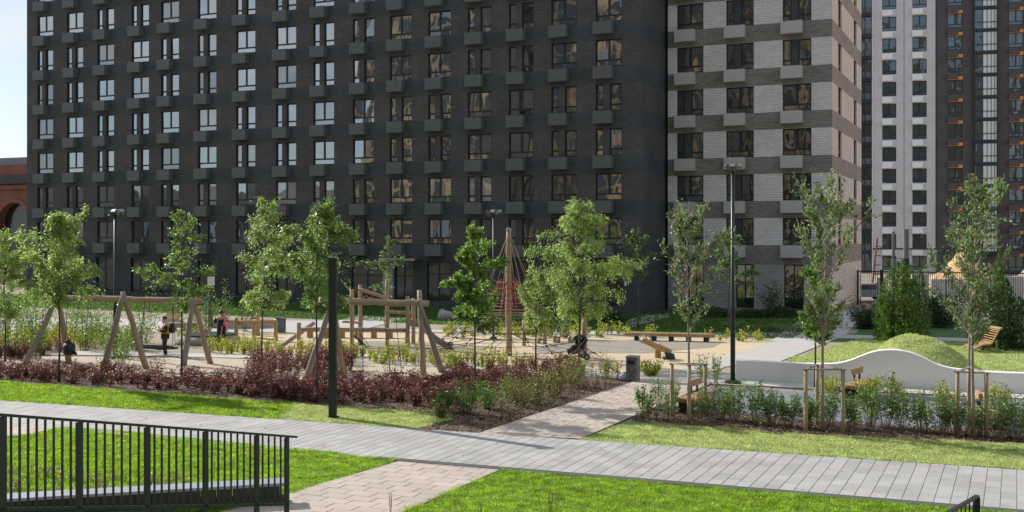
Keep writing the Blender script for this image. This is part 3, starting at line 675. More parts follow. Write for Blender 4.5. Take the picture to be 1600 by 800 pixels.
q = MB(); q.box(-.1, 26.1, -.3, -.003, rz_(296), rz_(290)); q.build('string_course', MT['redbrick'], red)
for dx_ in (-6.5, -4, 4, 6.5):
    q = MB(); q.box(cx0+dx_-.35, cx0+dx_+.35, -.15, -.003, 0, rz_(296)-.01); q.build('pilaster', MT['redbrick'], red)
q = MB(); q.box(4, 25.5, 3, 12, zt+.003, rz_(247)+.3); q.build('roof_house', MT['blueroof'], red)
# --- buildings behind the camera, seen mirrored in the window panes
def opposite(x0, x1, y, h, label, m):
    o = thing('apartment_building', label, 'apartment building', (x0, y, 0)); W2 = x1-x0
    mb = MB(); mb.box(0, W2, -12, 0, 0, h); mb.build('wall', m, o)
    mb = MB(); nx = int(W2/4.2)
    for i in range(nx):
        for r in range(int(h/3)-1):
            if (i*5+r*3) % 7 == 0: continue
            mb.box(i*4.2+.7, i*4.2+3.3+.6*((i*3+r) % 2), .003, .05, .6+3*r, 2.9+3*r)
    tag(mb.build('windows', MT['glass_low'], o), kind='stuff')
    rr = random.Random(5); mb = MB(); mb2 = MB()
    for i in range(int(W2/12)):
        if rr.random() < .55:
            x = i*12+rr.uniform(0, 4); mb.box(x, x+rr.uniform(4, 8), 0, rr.uniform(1.5, 5), 0, h*rr.uniform(.5, 1))
        for r in range(int(h/9)):
            if rr.random() < .3: x = i*12+rr.uniform(0, 6); mb2.box(x, x+rr.uniform(3, 6), .06, .5, r*9+2, r*9+rr.uniform(5, 9))
    tag(mb.build('projecting_bays', MT['brown'], o), kind='stuff'); tag(mb2.build('facade_panels', MT['blueroof'], o), kind='stuff')
opposite(-112, 60, -34, 62, 'ochre apartment block across the courtyard, mirrored in the dark block panes', MT['opposite'])
opposite(-210, -116, -34, 15, 'low dark building across the courtyard, mirrored in lowest left panes', MT['brown'])

# fallen leaves on lawns and paths
def litter(poly, n, m, z):
    xs = [p[0] for p in poly]; ys = [p[1] for p in poly]; x = rng.uniform(min(xs), max(xs), n*4); y = rng.uniform(min(ys), max(ys), n*4); k = inside(poly, x, y); x = x[k][:n]; y = y[k][:n]; n = len(x)
    c = np.stack([x, y, np.full(n, z)], 1); a = rng.uniform(0, 6.28, n); L_ = .022*rng.uniform(.6, 1.3, n); e1 = np.stack([np.cos(a)*L_, np.sin(a)*L_, rng.normal(0, .3, n)*L_], 1); e2 = np.stack([-np.sin(a)*L_*.6, np.cos(a)*L_*.6, rng.normal(0, .3, n)*L_], 1)
    tag(soup('fallen_leaves', np.stack([c-e1, c+e2, c+e1, c-e2], 1), MT[m]), kind='stuff')
litter(near_right_lawn, 350, 'leaf_litter', .085); litter(right_lawn, 260, 'leaf_litter', .07); litter(left_lawn, 200, 'leaf_litter', .08)
litter(GP([(746,680),(1008,592),(1118,598),(906,688)]), 160, 'leaf_litter', .056); litter([(p.x, p.y) for p in pm], 220, 'leaf_litter', .052)
# ================================================================ VEGETATION
def norm(a): return a/np.maximum(np.linalg.norm(a, axis=-1, keepdims=True), 1e-9)
def leaves_at(c, size, rg, along=None, aspect=.5, up=.5, fold=True):
    """kite-shaped leaves at centres c (n,3)"""
    n = len(c); sz = size*rg.uniform(.6, 1.35, n)[:, None]
    d = rg.normal(0, 1, (n, 3)); d[:, 2] *= .6
    if along is not None: d = norm(along)*1.3+norm(d)*.8
    d = norm(d); nn = rg.normal(0, 1, (n, 3)); nn[:, 2] += up*2
    s = norm(np.cross(d, nn)); nn = norm(np.cross(s, d))
    a = c-d*sz*.5; b = c+d*sz*.5; m = c-d*sz*.08-nn*sz*.10
    return np.stack([a, m+s*sz*aspect*.5, b, m-s*sz*aspect*.5], 1)
def strips(p0, p1, r0, r1):
    """three-sided thin tapered rods between p0 and p1 -> quads"""
    d = norm(p1-p0); t = np.where(np.abs(d[:, 2:3]) < .9, np.array([[0, 0, 1.]]), np.array([[1., 0, 0]])); a = norm(np.cross(d, t)); b = np.cross(d, a); q = []
    r0 = np.broadcast_to(np.asarray(r0, float), (len(p0),))[:, None]; r1 = np.broadcast_to(np.asarray(r1, float), (len(p0),))[:, None]
    for k in range(3):
        u = a*math.cos(2.094*k)+b*math.sin(2.094*k); v = a*math.cos(2.094*(k+1))+b*math.sin(2.094*(k+1))
        q.append(np.stack([p0+u*r0, p0+v*r0, p1+v*r1, p1+u*r1], 1))
    return np.concatenate(q)
def prof_egg(t): return math.sin(math.pi*min(1, (t*.85+.12)))**.8
def prof_ash(t): return min(1, .5+2.4*t)*(1-t)**.6+.1
def prof_col(t): return (1-t)**.5*min(1, .55+t*2)
def prof_cone(t): return (1-t)**.75*.95+.08
def tree(label, px, by, ty, cb, wpx, leaf, bark='bark', seed=1, nb=26, nleaf=5200, lsz=.10, elev=50, droop=.3, prof=prof_egg, aspect=.5, r0=.045, lean=(0, 0), group=None, name='young_tree', cat='tree', twigs=6, fork=None, tw=.38, clump=.12, hang=0, ell=1.0, off=0):
    rg = np.random.default_rng(seed); D = dep(by); s = D/F; h = (by-ty)*s; c0 = (by-cb)*s; Rw = wpx*s/2
    base = G(px, by); root = thing(name, label, cat, base, 0, group); nleaf = int(nleaf*1.5)
    if leaf == 'leaf_rowan': Rw *= 1.32; nleaf = int(nleaf*.72)
    # trunk
    n = 9; ph = rg.uniform(0, 6, 2); tp = []
    for i in range(n):
        t = i/(n-1); wob = .012*h
        tp.append(Vector((math.sin(t*5+ph[0])*wob*t+lean[0]*t*h, math.sin(t*4+ph[1])*wob*t+lean[1]*t*h, t*h*.97)))
    def tr_at(z):
        t = max(0, min(1, z/(h*.97)))*(n-1); i = min(int(t), n-2); return tp[i].lerp(tp[i+1], t-i)
    mb = MB(); mb.sm = True; mb.tube(tp, [r0*(1-.86*(i/(n-1))**.8)+(.012 if i == 0 else 0) for i in range(n)], 8)
    mb.build('trunk', MT[bark], root)
    lb = MB(); lb.sm = True; P0, P1, R0, R1 = [], [], [], []; seg = []
    for i in range(nb):
        t = (i+rg.uniform(0, .8))/nb; z = c0+(h*.97-c0)*t*.96 - (0 if t < .1 else (h-c0)*.06); az = i*2.399+rg.uniform(-.5, .5)
        L_ = Rw*prof(t)*rg.choice([.5, .8, 1.0, 1.15, 1.35])*rg.uniform(.9, 1.1)/max(.25, math.cos(R(elev*.75))); L_ = min(L_, Rw*2.6); bw = rg.choice([.35, .8, 1.2, 1.7])
        e = R(elev+rg.uniform(-9, 9)+t*12); p = tr_at(z); pts = [p]; m = 6; step = L_/m; d = Vector((math.cos(az)*math.cos(e), math.sin(az)*math.cos(e), math.sin(e)))
        for k in range(m):
            d = (d+Vector((rg.normal(0, .08), rg.normal(0, .08), -droop*(.4+k/m)*.55))).normalized(); pts.append(pts[-1]+d*step)
        rb = max(.006, r0*(.6 if leaf == 'leaf_rowan' else .42)*(1-t*.75)); lb.tube(pts, [rb*(1-.8*k/m) for k in range(m+1)], 5, cap=False)
        for k in range(1, m): seg.append((pts[k], pts[k+1], 1.0*bw))
        for q in range(twigs):
            u = rg.uniform(.25, 1)*m; k = min(int(u), m-1); a = pts[k].lerp(pts[k+1], u-k); td = (pts[k+1]-pts[k]).normalized()+Vector(rg.normal(0, .75, 3)); td.z += .12-hang*.5; td.normalize()
            ln = L_*tw*rg.uniform(.5, 1.1); b = a
            for g in range(3):
                td = (td+Vector((0, 0, -droop*.35-hang*.25))).normalized(); c = b+td*ln/3
                P0.append(b); P1.append(c); R0.append(.006-.0015*g); R1.append(.0045-.0015*g); seg.append((b, c, 1.6*bw)); b = c
    lb.build('limbs', MT[bark], root)
    tag(soup('twigs', strips(np.array(P0), np.array(P1), R0, R1), MT[bark], root), kind='stuff') if False else soup('twigs', strips(np.array(P0), np.array(P1), R0, R1), MT[bark], root)
    a = np.array([x[0] for x in seg]); b = np.array([x[1] for x in seg]); wt = np.array([x[2] for x in seg])*np.linalg.norm(b-a, axis=1)
    # uneven foliage: some stretches bare, some dense
    wt *= rg.choice([.25, .7, 1.2, 1.8], len(wt)); k = rg.choice(len(seg), nleaf, p=wt/wt.sum()); u = rg.uniform(0, 1, nleaf)[:, None]
    c = a[k]+(b[k]-a[k])*u+rg.normal(0, clump*.5, (nleaf, 3)); c[:, 2] -= np.abs(rg.normal(0, clump*(.3+hang), nleaf))
    al = norm(b[k]-a[k]); al[:, 2] -= hang*1.2
    soup('crown', leaves_at(c, lsz, rg, al, aspect, up=.5), MT[leaf], root)
    return root
GA = 'young trees planted around the playground'
ash = dict(leaf='leaf_ash', elev=46, droop=.36, hang=.5, aspect=.24, lsz=.14, clump=.15, prof=prof_ash, twigs=8)
elm = dict(leaf='leaf_ash2', elev=45, droop=.25, hang=.15, aspect=.55, lsz=.105, prof=prof_ash)
row = dict(leaf='leaf_rowan', bark='barkpale', elev=50, droop=.02, aspect=.42, lsz=.12, twigs=7, tw=.3, clump=.1, r0=.05)
tree('feathery tree at the left picture edge in front of the red brick building', 8, 566, 345, 500, 118, seed=2, nleaf=6500, nb=28, group=GA, **ash)
tree('light green bushy tree over the left end of the larger log swing', 92, 598, 312, 478, 118, seed=3, nleaf=7000, nb=30, group=GA, **{**ash, 'aspect': .38, 'lsz': .125, 'hang': .35})
tree('sparse slender tree before the right legs of the larger log swing', 284, 602, 302, 492, 96, seed=4, nleaf=2600, nb=24, group=GA, **elm)
tree('narrow feathery tree with leaning top between the two swings', 409, 572, 288, 490, 92, seed=5, nleaf=5200, nb=26, group=GA, lean=(.02, 0), **ash)
tree('full green tree with thin dark trunk just left of the square lamp', 496, 626, 293, 488, 122, seed=6, nleaf=6800, nb=30, group=GA, **{**ash, 'aspect': .4, 'lsz': .12, 'hang': .3, 'leaf': 'leaf_ash2'})
tree('small slim staked tree near the building entrance', 606, 520, 352, 470, 42, seed=7, nleaf=1300, nb=16, group=GA, **{**elm, 'leaf': 'leaf_shade'})
tree('glossy rounded tree left of the rope pyramid mast', 742, 626, 333, 520, 108, seed=8, nleaf=4300, nb=26, group=GA, **{**elm, 'leaf': 'leaf_lime', 'lsz': .12, 'aspect': .62})
tree('airy ash tree just right of the rope pyramid mast', 837, 580, 392, 520, 70, seed=9, nleaf=2600, nb=18, group=GA, **ash)
tree('large drooping ash tree with the fullest crown above the buggy', 905, 572, 284, 505, 138, seed=10, nleaf=11500, nb=40, group=GA, r0=.06, **{**ash, 'twigs': 9})
tree('small slender tree in front of the dark block corner', 997, 514, 342, 442, 52, seed=11, nleaf=1500, nb=18, group=GA, **{**elm, 'leaf': 'leaf_shade', 'lsz': .15})
tree('rowan in a three post stake frame left of the tall lamp', 1076, 652, 303, 520, 86, seed=12, nleaf=2300, nb=26, group=GA, **row)
tree('small round tree just left of the tall lamp post by pale block', 1138, 522, 352, 450, 56, seed=13, nleaf=1500, nb=18, group=GA, **{**elm, 'leaf': 'leaf_shade', 'lsz': .15})
tree('low dense crowned tree touching the middle staked rowan from behind', 1274, 606, 385, 538, 78, seed=14, nleaf=2800, nb=22, group=GA, **{**elm, 'leaf': 'leaf_lime', 'lsz': .13})
tree('pale trunked rowan in the middle three post stake frame', 1286, 676, 272, 530, 112, seed=15, nleaf=3300, nb=30, group=GA, **{**row, 'r0': .055})
tree('tall rowan in the rightmost stake frame with orange tinged leaves', 1521, 686, 262, 540, 108, seed=16, nleaf=3500, nb=32, group=GA, **{**row, 'r0': .055})
tree('thin rowan stem behind the rightmost staked rowan', 1514, 640, 330, 500, 60, seed=17, nleaf=900, nb=14, group=GA, **row)
# wide bushes on the wall at the back, and airy bushes by the far path
def shrub(label, px, by, hpx, wpx, leaf, seed, ns=16, nl=900, lsz=.09, name='shrub', cat='shrub', stem='stem', bare=.2, group=None, aspect=.5, top=1.0, spread=None):
    rg = np.random.default_rng(seed); D = dep(by); s = D/F; h = hpx*s; Rw = wpx*s/2
    root = thing(name, label, cat, G(px, by), 0, group); a = rg.uniform(0, 6.283, ns); sp = rg.uniform(.25, 1, ns)*Rw; hh = h*rg.uniform(.6, 1.05, ns)*(1-.25*(sp/Rw)**2)
    b0 = np.stack([np.cos(a)*sp*.25, np.sin(a)*sp*.25, np.zeros(ns)], 1); b1 = np.stack([np.cos(a)*sp*.7, np.sin(a)*sp*.7, hh*.55], 1); b2 = np.stack([np.cos(a)*sp, np.sin(a)*sp, hh], 1)
    soup('stems', strips(np.concatenate([b0, b1]), np.concatenate([b1, b2]), .009*np.ones(2*ns), .005*np.ones(2*ns)), MT[stem], root)
    k = rg.integers(0, ns, nl); t = rg.uniform(bare, 1, nl)[:, None]*2
    c = np.where(t < 1, b0[k]+(b1[k]-b0[k])*t, b1[k]+(b2[k]-b1[k])*(t-1))+rg.normal(0, 1, (nl, 3))*np.array([Rw*.16, Rw*.16, h*.05])
    c[:, 2] = np.maximum(c[:, 2], .03)
    soup('foliage', leaves_at(c, lsz, rg, None, aspect), MT[leaf], root); return root
# dense conifers / broad evergreen masses
def conifer(label, px, by, hpx, wpx, seed, leaf='leaf_thuja', n=16000, tips=7, lsz=.12, name='conifer', group=None, flat=.75):
    rg = np.random.default_rng(seed); D = dep(by); s = D/F; h = hpx*s; Rw = wpx*s/2
    root = thing(name, label, 'conifer', G(px, by), 0, group); out = []; tr = MB()
    for i in range(tips):
        a = i*2.4; r = Rw*.72*math.sqrt(i/tips); cx, cy = r*math.cos(a), r*math.sin(a); hi = h*(1-.5*(i/tips)*rg.uniform(.1, 1.4)); ri = Rw*rg.uniform(.22, .42)
        tr.tube([(cx*.3, cy*.3, 0), (cx, cy, hi*.5), (cx, cy, hi*.95)], [.05, .035, .01], 6)
        m = n//tips; t = rg.uniform(0, 1, m)**1.15; an = rg.uniform(0, 6.283, m); lump = 1+.22*np.sin(an*5+t*17+i)+.12*np.sin(an*9-t*31)
        rr = ri*(np.minimum(1, (1-t)*2.2)**.6)*lump*rg.uniform(.72, 1.08, m)
        c = np.stack([cx+np.cos(an)*rr, cy+np.sin(an)*rr, t*hi+rg.normal(0, .05, m)], 1); kk = (np.sin(c[:, 0]*6.1+i)+np.sin(c[:, 1]*5.3+c[:, 2]*3.1)+np.sin(c[:, 2]*6.7+an*2)+rg.normal(0, .5, m)) > -.45; c = c[kk]; an = an[kk]; al = np.stack([np.cos(an)*.7, np.sin(an)*.7, np.full(len(an), .6)], 1)
        out.append(leaves_at(c, lsz, rg, al, .35))
    tr.build('stem', MT['bark'], root); soup('foliage', np.concatenate(out), MT[leaf], root); return root
conifer('bright green multi tipped conifer in front of the black fence', 1410, 533, 126, 94, 21, n=30000, tips=13, lsz=.13)
conifer('dark spreading conifer behind the wooden lounger', 1572, 545, 108, 118, 22, leaf='leaf_dark', n=17000, tips=8, lsz=.15)
conifer('slim light conifer rising above the dark conifer at right', 1561, 541, 150, 54, 23, n=9000, tips=4, lsz=.13)
shrub('round dark shrub behind the mound by the black fence', 1470, 512, 66, 74, 'leaf_dark', 24, ns=40, nl=3800, lsz=.14, bare=.05)
shrub('low clipped shrub left of the bright conifer', 1352, 514, 40, 58, 'leaf_dark', 25, ns=40, nl=3800, lsz=.12, bare=.0)
shrub('rounded evergreen bush against the dark block corner', 958, 507, 24, 62, 'leaf_dark', 26, ns=40, nl=3600, lsz=.12, bare=.0)
shrub('leafy bush in front of the pale block side door', 1205, 497, 62, 60, 'leaf_dark', 27, ns=20, nl=1000, lsz=.14, bare=.3)
def hedge(name, label, a, b, w, h, leaf, dens, seed, lsz=.1, group=None, kind=None, cat='hedge'):
    """hedge mass along the ground line a-b"""
    rg = np.random.default_rng(seed); a = G(*a); b = G(*b); d = (b-a); L_ = d.length; d.normalize(); nv = Vector((-d.y, d.x, 0)); n = int(L_*dens)
    u = rg.uniform(0, L_, n); v = rg.uniform(-w/2, w/2, n); top = h*(.75+.25*np.sin(u*2.1+seed)*np.sin(u*.9)+rg.normal(0, .05, n)); z = top*rg.uniform(.02, 1, n)**.6
    c = np.stack([a.x+d.x*u+nv.x*v-a.x, a.y+d.y*u+nv.y*v-a.y, z], 1)
    m = int(L_*26); us = rg.uniform(0, L_, m); vs = rg.uniform(-w/2, w/2, m); p0 = np.stack([d.x*us+nv.x*vs, d.y*us+nv.y*vs, 0*us], 1); p1 = p0+np.stack([rg.normal(0, .08, m), rg.normal(0, .08, m), np.full(m, h*.7)], 1)
    o = thing(name, label, cat, a, 0, group)
    soup('stems', strips(p0, p1, .008*np.ones(m), .004*np.ones(m)), MT['stem'], o); soup('foliage', leaves_at(c, lsz, rg), MT[leaf], o); return o
hedge('clipped_hedge', 'dark clipped hedge along the foot of the pale block', (1090,497), (1243,497), 1.4, .75, 'leaf_dark', 700, 31, .13)
hedge('clipped_hedge', 'low loose hedge strip in front of the dark clipped hedge', (1130,513), (1285,520), 1.2, .45, 'leaf_shade', 260, 32, .13)
# red ninebark mass, yellow-green perennials, dry shoots: nobody could count them
def mass(name, poly, h, leaf, dens, nl, lsz, seed, stem='stem', ns=5, spread=.25, bare=.15, aspect=.5, vary=.35):
    rg = np.random.default_rng(seed); poly = [(p[0], p[1]) for p in poly]; xs = [p[0] for p in poly]; ys = [p[1] for p in poly]; n = int((max(xs)-min(xs))*(max(ys)-min(ys))*dens)
    x = rg.uniform(min(xs), max(xs), n); y = rg.uniform(min(ys), max(ys), n); k = inside(poly, x, y); x = x[k]; y = y[k]
    d = x*FW.x+y*FW.y; l = x*RT.x+y*RT.y; k = np.abs(l) < d*.56+1; x = x[k]; y = y[k]; n = len(x)
    hh = h*(1-vary+vary*2*(.5+.5*np.sin(x*1.7+seed)*np.cos(y*2.3)))*rg.uniform(.7, 1.15, n)
    x = np.repeat(x, ns); y = np.repeat(y, ns); hh = np.repeat(hh, ns)*rg.uniform(.65, 1.1, n*ns); a = rg.uniform(0, 6.283, n*ns); sp = rg.uniform(.1, 1, n*ns)*spread
    p0 = np.stack([x, y, np.full(n*ns, .02)], 1); p1 = p0+np.stack([np.cos(a)*sp, np.sin(a)*sp, hh], 1); pm_ = p0*.5+p1*.5; pm_[:, 2] += .05
    soup_st = np.concatenate([strips(p0, pm_, .007, .005), strips(pm_, p1, .005, .003)])
    tag(soup(name+'_stems', soup_st, MT[stem]), kind='stuff')
    p0 = np.repeat(p0, nl, 0); p1 = np.repeat(p1, nl, 0); t = rg.uniform(bare, 1.02, len(p0))[:, None]; c = p0+(p1-p0)*t+rg.normal(0, .045, (len(p0), 3))
    return tag(soup(name+'_leaves', leaves_at(c, lsz, rg, None, aspect), MT[leaf]), kind='stuff')
mass('red_hedge', GP([(-60,598),(-60,576),(40,580),(240,590),(480,602),(640,606),(700,592),(750,584),(760,610),(690,640),(500,631),(300,614),(0,593)]), .54, 'leaf_red', 5, 24, .075, 41, ns=8, spread=.32, bare=.08)
mass('red_hedge', GP([(-60,556),(90,548),(110,553),(-60,572)]), .6, 'leaf_red', 4.5, 22, .08, 42, ns=7, spread=.3)
mass('red_hedge', GP([(395,568),(520,560),(560,568),(540,592),(395,594)]), .64, 'leaf_red', 4.5, 26, .075, 43, ns=7, spread=.32)
mass('red_hedge', GP([(750,600),(770,590),(900,570),(905,585),(860,600),(780,622),(745,618)]), .62, 'leaf_red', 5, 22, .075, 44, ns=7, spread=.32)
mass('yellow_perennials', GP([(330,542),(460,550),(620,560),(800,572),(840,577),(800,583),(460,561),(320,553)]), .62, 'leaf_yel', 6, 13, .085, 45, ns=6, spread=.22)
mass('yellow_perennials', GP([(-60,528),(150,526),(240,546),(90,548),(-60,556)]), .7, 'leaf_yel', 4.5, 14, .09, 46, ns=6, spread=.25)
mass('yellow_perennials', GP([(690,514),(985,520),(985,529),(700,529)]), .55, 'leaf_yel', 2.2, 10, .12, 47, ns=5, spread=.3)
mass('yellow_perennials', GP([(1100,527),(1230,530),(1190,536),(1100,535)]), .5, 'leaf_yel', 1.6, 10, .12, 48, ns=5, spread=.3)
mass('yellow_perennials', GP([(880,574),(985,584),(1005,586),(1000,590),(880,583)]), .5, 'leaf_yel', 3.2, 12, .09, 49, ns=5, spread=.25)
mass('olive_shoots', GP([(780,630),(840,600),(905,580),(985,590),(960,603),(870,632),(800,655),(770,650)]), .7, 'leaf_olive', 2.6, 10, .075, 50, stem='stempale', ns=6, spread=.22, bare=.25)
mass('far_perennials', GP([(100,520),(260,517),(340,520),(330,528),(100,530)]), .35, 'leaf_yel', 1.5, 10, .11, 51, ns=4, spread=.25)
mass('bed_shoots', GP([(1000,640),(1100,625),(1250,645),(1760,675),(1760,696),(1250,674),(1000,656)]), .62, 'leaf_shade', 1.7, 12, .06, 53, stem='stempale', ns=6, spread=.25, bare=.4)
# countable shrubs
GS = 'green shrubs in the left planting bed'
for i, (px, by, hp, wp, lf, lb) in enumerate([
    (692,646,42,36,'leaf_shrub','thin green shrub at the corner of the left bed nearest the main path'),
    (728,648,56,56,'leaf_shrub','bright green shrub left of the trunk of the glossy rounded tree'),
    (762,640,50,58,'leaf_shrub','fresh green shrub right of the trunk of the glossy rounded tree'),
    (800,628,46,50,'leaf_shrub','green shrub under the red hedge end in the left bed'),
    (836,632,60,46,'leaf_olive','tall olive shrub with dry shoots left of the beige path'),
    (866,622,58,44,'leaf_olive','dry twiggy shrub in the middle of the left bed edge'),
    (900,606,54,42,'leaf_olive','olive shrub beneath the large ash tree'),
    (690,655,30,24,'leaf_olive','short thin dry plant leaning at the bed tip')]):
    shrub(lb, px, by, hp, wp, lf, 60+i, ns=22, nl=900, lsz=.075, group=GS, stem='stempale' if lf == 'leaf_olive' else 'stem')
GF = 'airy bushes beyond the swings'
for i, (px, by, hp, wp, n, lb) in enumerate([
    (20,560,120,70,1700,'tall airy bush at the far left edge of the bed'), (60,562,112,60,1500,'airy bush left of the leftmost swing leg'),
    (130,548,100,70,1500,'airy bush seen through the left bay of the larger swing'), (178,556,88,60,1500,'leafy bush behind the middle legs of the larger swing'),
    (190,572,66,70,1400,'green bush in front of the middle swing legs'), (225,536,90,60,1100,'thin bush behind the nest swing bay'),
    (322,524,88,36,900,'upright thin bush by the white notice'), (348,520,84,40,900,'upright thin bush right of the white notice'), (383,519,58,30,500,'small airy bush behind the timber rail'),
    (5,520,90,60,900,'dark bush far left by the path')]):
    shrub(lb, px, by, hp, wp, 'leaf_shade' if i in (6,7,9) else 'leaf_shrub', 80+i, ns=18, nl=int(n*.7), lsz=.10, group=GF, bare=.2)
shrub('bare stemmed little shrub in front of the smaller swing seats', 612, 606, 64, 66, 'leaf_shrub', 95, ns=9, nl=60, lsz=.07, bare=.5)
shrub('yellow green bush beside the wrapped litter bin', 1016, 588, 30, 44, 'leaf_yel', 96, ns=26, nl=900, lsz=.09, bare=.1)
shrub('bush with yellow flowers behind the far timber bench', 1016, 528, 22, 26, 'leaf_yel', 97, ns=14, nl=260, lsz=.12)
shrub('bush behind the pale trunk at the cross path', 880, 530, 66, 40, 'leaf_shade', 98, ns=14, nl=700, lsz=.12, bare=.2)
GH = 'upright shrubs in the right planting bed'
rgh = np.random.default_rng(5)
hp_ = [(1002,640,44,30),(1030,636,60,30),(1012,655,52,34),(1050,648,62,34),(1096,600,52,30),(1118,606,58,36),(1092,655,60,34),(1128,658,64,46),(1150,662,72,46),(1180,664,74,46),(1206,666,66,40),(1232,668,66,42),(1262,670,58,38),(1300,668,72,44),(1330,672,62,40),(1358,668,78,40),(1384,672,80,46),(1412,675,82,44),(1440,677,78,46),(1468,680,80,44),(1494,682,74,40),(1530,684,66,40),(1562,684,84,44),(1590,688,82,46),(1625,690,80,46)]
where = ['beside the beige path at the bed tip','in front of the beige path by the first stake frame','at the leftmost corner of the right bed','just left of the first stake frame','behind the left wooden bench','right of the left wooden bench by the lamp foot','inside the first stake frame','right of the first stake frame','in front of the tall lamp foot','just right of the tall lamp foot','midway between tall lamp and middle stake frame','left of the middle stake frame','touching the left post of the middle stake frame','inside the middle stake frame','right of the middle stake frame','in front of the middle wooden bench','below the left foot of the curved wall crest','below the curved wall crest','below the right slope of the wall crest','left of the rightmost stake frame','touching the left post of the rightmost stake frame','inside the rightmost stake frame','in front of the rightmost wooden bench','near the right picture edge','at the very right picture edge']
for i, (px, by, hp, wp) in enumerate(hp_):
    shrub('sparse upright green shrub '+where[i], px, by, hp*.95, wp, 'leaf_shade' if i % 3 == 1 else 'leaf_shrub', 120+i, ns=18 if i > 6 else 12, nl=700 if i > 6 else 330, lsz=.08, bare=.36 if i > 6 else .3, group=GH, stem='stempale', name='hedge_shrub')
for i, (px, by, hp, wp, n, lf, lb) in enumerate([(40,530,70,90,1500,'leaf_shade','dark bush mass behind the leftmost swing leg'),(100,522,60,80,1300,'leaf_ash2','green bush by the courtyard path at left'),(150,535,70,70,1300,'leaf_ash2','pale green bush in the left swing bay'),(215,548,60,60,1200,'leaf_shrub','bright bush left of the nest swing'),(60,545,60,80,1300,'leaf_yel','yellow green bush beside the bucket seat'),(300,520,50,50,800,'leaf_ash2','small bush above the black trampoline')]):
    shrub(lb, px, by, hp, wp, 'leaf_shrub' if lf == 'leaf_ash2' else lf, 220+i, ns=20, nl=int(n*.75), lsz=.10, group='bushes behind the larger swing', bare=.1)
for i, (px, by, lb) in enumerate([(1352,628,'yellow tinged bush by the middle wooden bench'),(1300,626,'yellow tinged bush behind the middle stake frame'),(1478,640,'yellow tinged bush left of the rightmost rowan trunk'),(1560,640,'yellow tinged bush behind the rightmost wooden bench'),(1390,625,'yellow tinged bush in front of the white wall crest')]):
    shrub(lb, px, by, 46, 46, 'leaf_yel', 170+i, ns=16, nl=560, lsz=.09, bare=.25, name='bush', group='yellow tinged bushes by the benches')
for i, (px, by, hp, w_) in enumerate([(860,812,50,8),(610,806,44,8),(750,816,40,8)]):
    shrub(['tall dry grass stalk at the bottom picture edge right of the near path','dry weed stalk standing by the near path paving','short dry weed stalk at the bottom edge of the near lawn'][i], px, by, hp, w_, 'leaf_olive', 190+i, ns=4, nl=40, lsz=.03, bare=.4, name='weed_stalk', cat='weed', stem='stempale')
# weeds behind the low planter
mass('planter_weeds', GP([(0,742),(120,738),(240,752),(400,768),(400,780),(0,780)]), .22, 'leaf_olive', 9, 6, .05, 52, stem='stempale', ns=3, spread=.12)
# ================================================================ PLAYGROUND, FURNITURE, PEOPLE
def Pg(px, py, d): return P(px, py, d)
def loc(root): return Vector(root.location)
def log(pts, r0, r1=None, n=9, wob=.02, seed=0, segs=7):
    """a slightly crooked log through pts, flat ended"""
    rg = random.Random(seed); a, b = Vector(pts[0]), Vector(pts[-1]); r1 = r1 or r0; out = []; rad = []
    for i in range(segs+1):
        t = i/segs; p = a.lerp(b, t)+Vector((rg.uniform(-wob, wob), rg.uniform(-wob, wob), rg.uniform(-wob, wob)))*(0 < i < segs); out.append(p); rad.append((r0+(r1-r0)*t)*rg.uniform(.93, 1.07))
    mb = MB(); mb.sm = True; mb.tube(out, rad, n); return mb
def rope(a, b, r=.012, sag=0, n=6):
    a = Vector(a); b = Vector(b); mb = MB(); mb.tube([a.lerp(b, i/n)-Vector((0, 0, sag*4*(i/n)*(1-i/n))) for i in range(n+1)], r, 5); return mb
def swing_frame(label, aframes, group=None):
    """aframes: list of (foot1px, foot2px, apexpx, longer leg tip px)"""
    b = G(*aframes[0][0]); root = thing('log_swing', label, 'swing', b, 0, group); o = Vector(b); ap = []
    for k, (f1, f2, a, ov) in enumerate(aframes):
        g1, g2 = G(*f1), G(*f2); d = (dep(f1[1])+dep(f2[1]))/2; top = P(a[0], a[1], d); ap.append(top)
        for j, g in enumerate((g1, g2)):
            e = top+(top-g).normalized()*(ov if j == (k % 2) else .14)
            e = e+(FW*(.09 if j else -.09)); c = g.lerp(e, .5)+Vector((0, 0, .05))
            lg = log([g-o, e-o], .125, .095, seed=k*3+j); lg.build('leg', MT['wood' if j else 'woodgrey'], root)
    a, z = ap[0], ap[-1]; dr = (z-a).normalized()
    log([a-dr*.5-o, z+dr*.35-o], .125, .12, seed=9, segs=12, wob=.035).build('beam', MT['wood'], root)
    return root, o, ap
sw1, o1, ap1 = swing_frame('larger log swing frame with three leg pairs, nest seat and bucket seat', [((37,575),(108,569),(90,465),.25), ((162,577),(229,577),(193,465),.25), ((287,572),(329,569),(302,470),.35)])
a, m_, z = ap1
# nest swing in the right bay
nc = G(246, 556)+Vector((0, 0, .38)); nd = (z-m_).normalized()
nst = MB(); nst.sm = True; nst.tube([nc-o1+nd*(.85*math.cos(t*math.pi/12))+Vector((-nd.y, nd.x, 0))*(.5*math.sin(t*math.pi/12)) for t in range(25)], .05, 8, cap=False); ns_ = nst.build('nest_seat', MT['black'], sw1)
net = MB()
for k in range(-4, 5):
    u = k/5; e = math.sqrt(1-u*u); q = Vector((-nd.y, nd.x, 0))
    net.tube([nc-o1+nd*.85*u-q*.5*e, nc-o1+nd*.85*u-Vector((0, 0, .08)), nc-o1+nd*.85*u+q*.5*e], .012, 4); net.tube([nc-o1+q*.5*u-nd*.85*e, nc-o1+q*.5*u-Vector((0, 0, .09)), nc-o1+q*.5*u+nd*.85*e], .012, 4)
net.build('net', MT['ropeblack'], ns_)
mid = m_.lerp(z, .5)
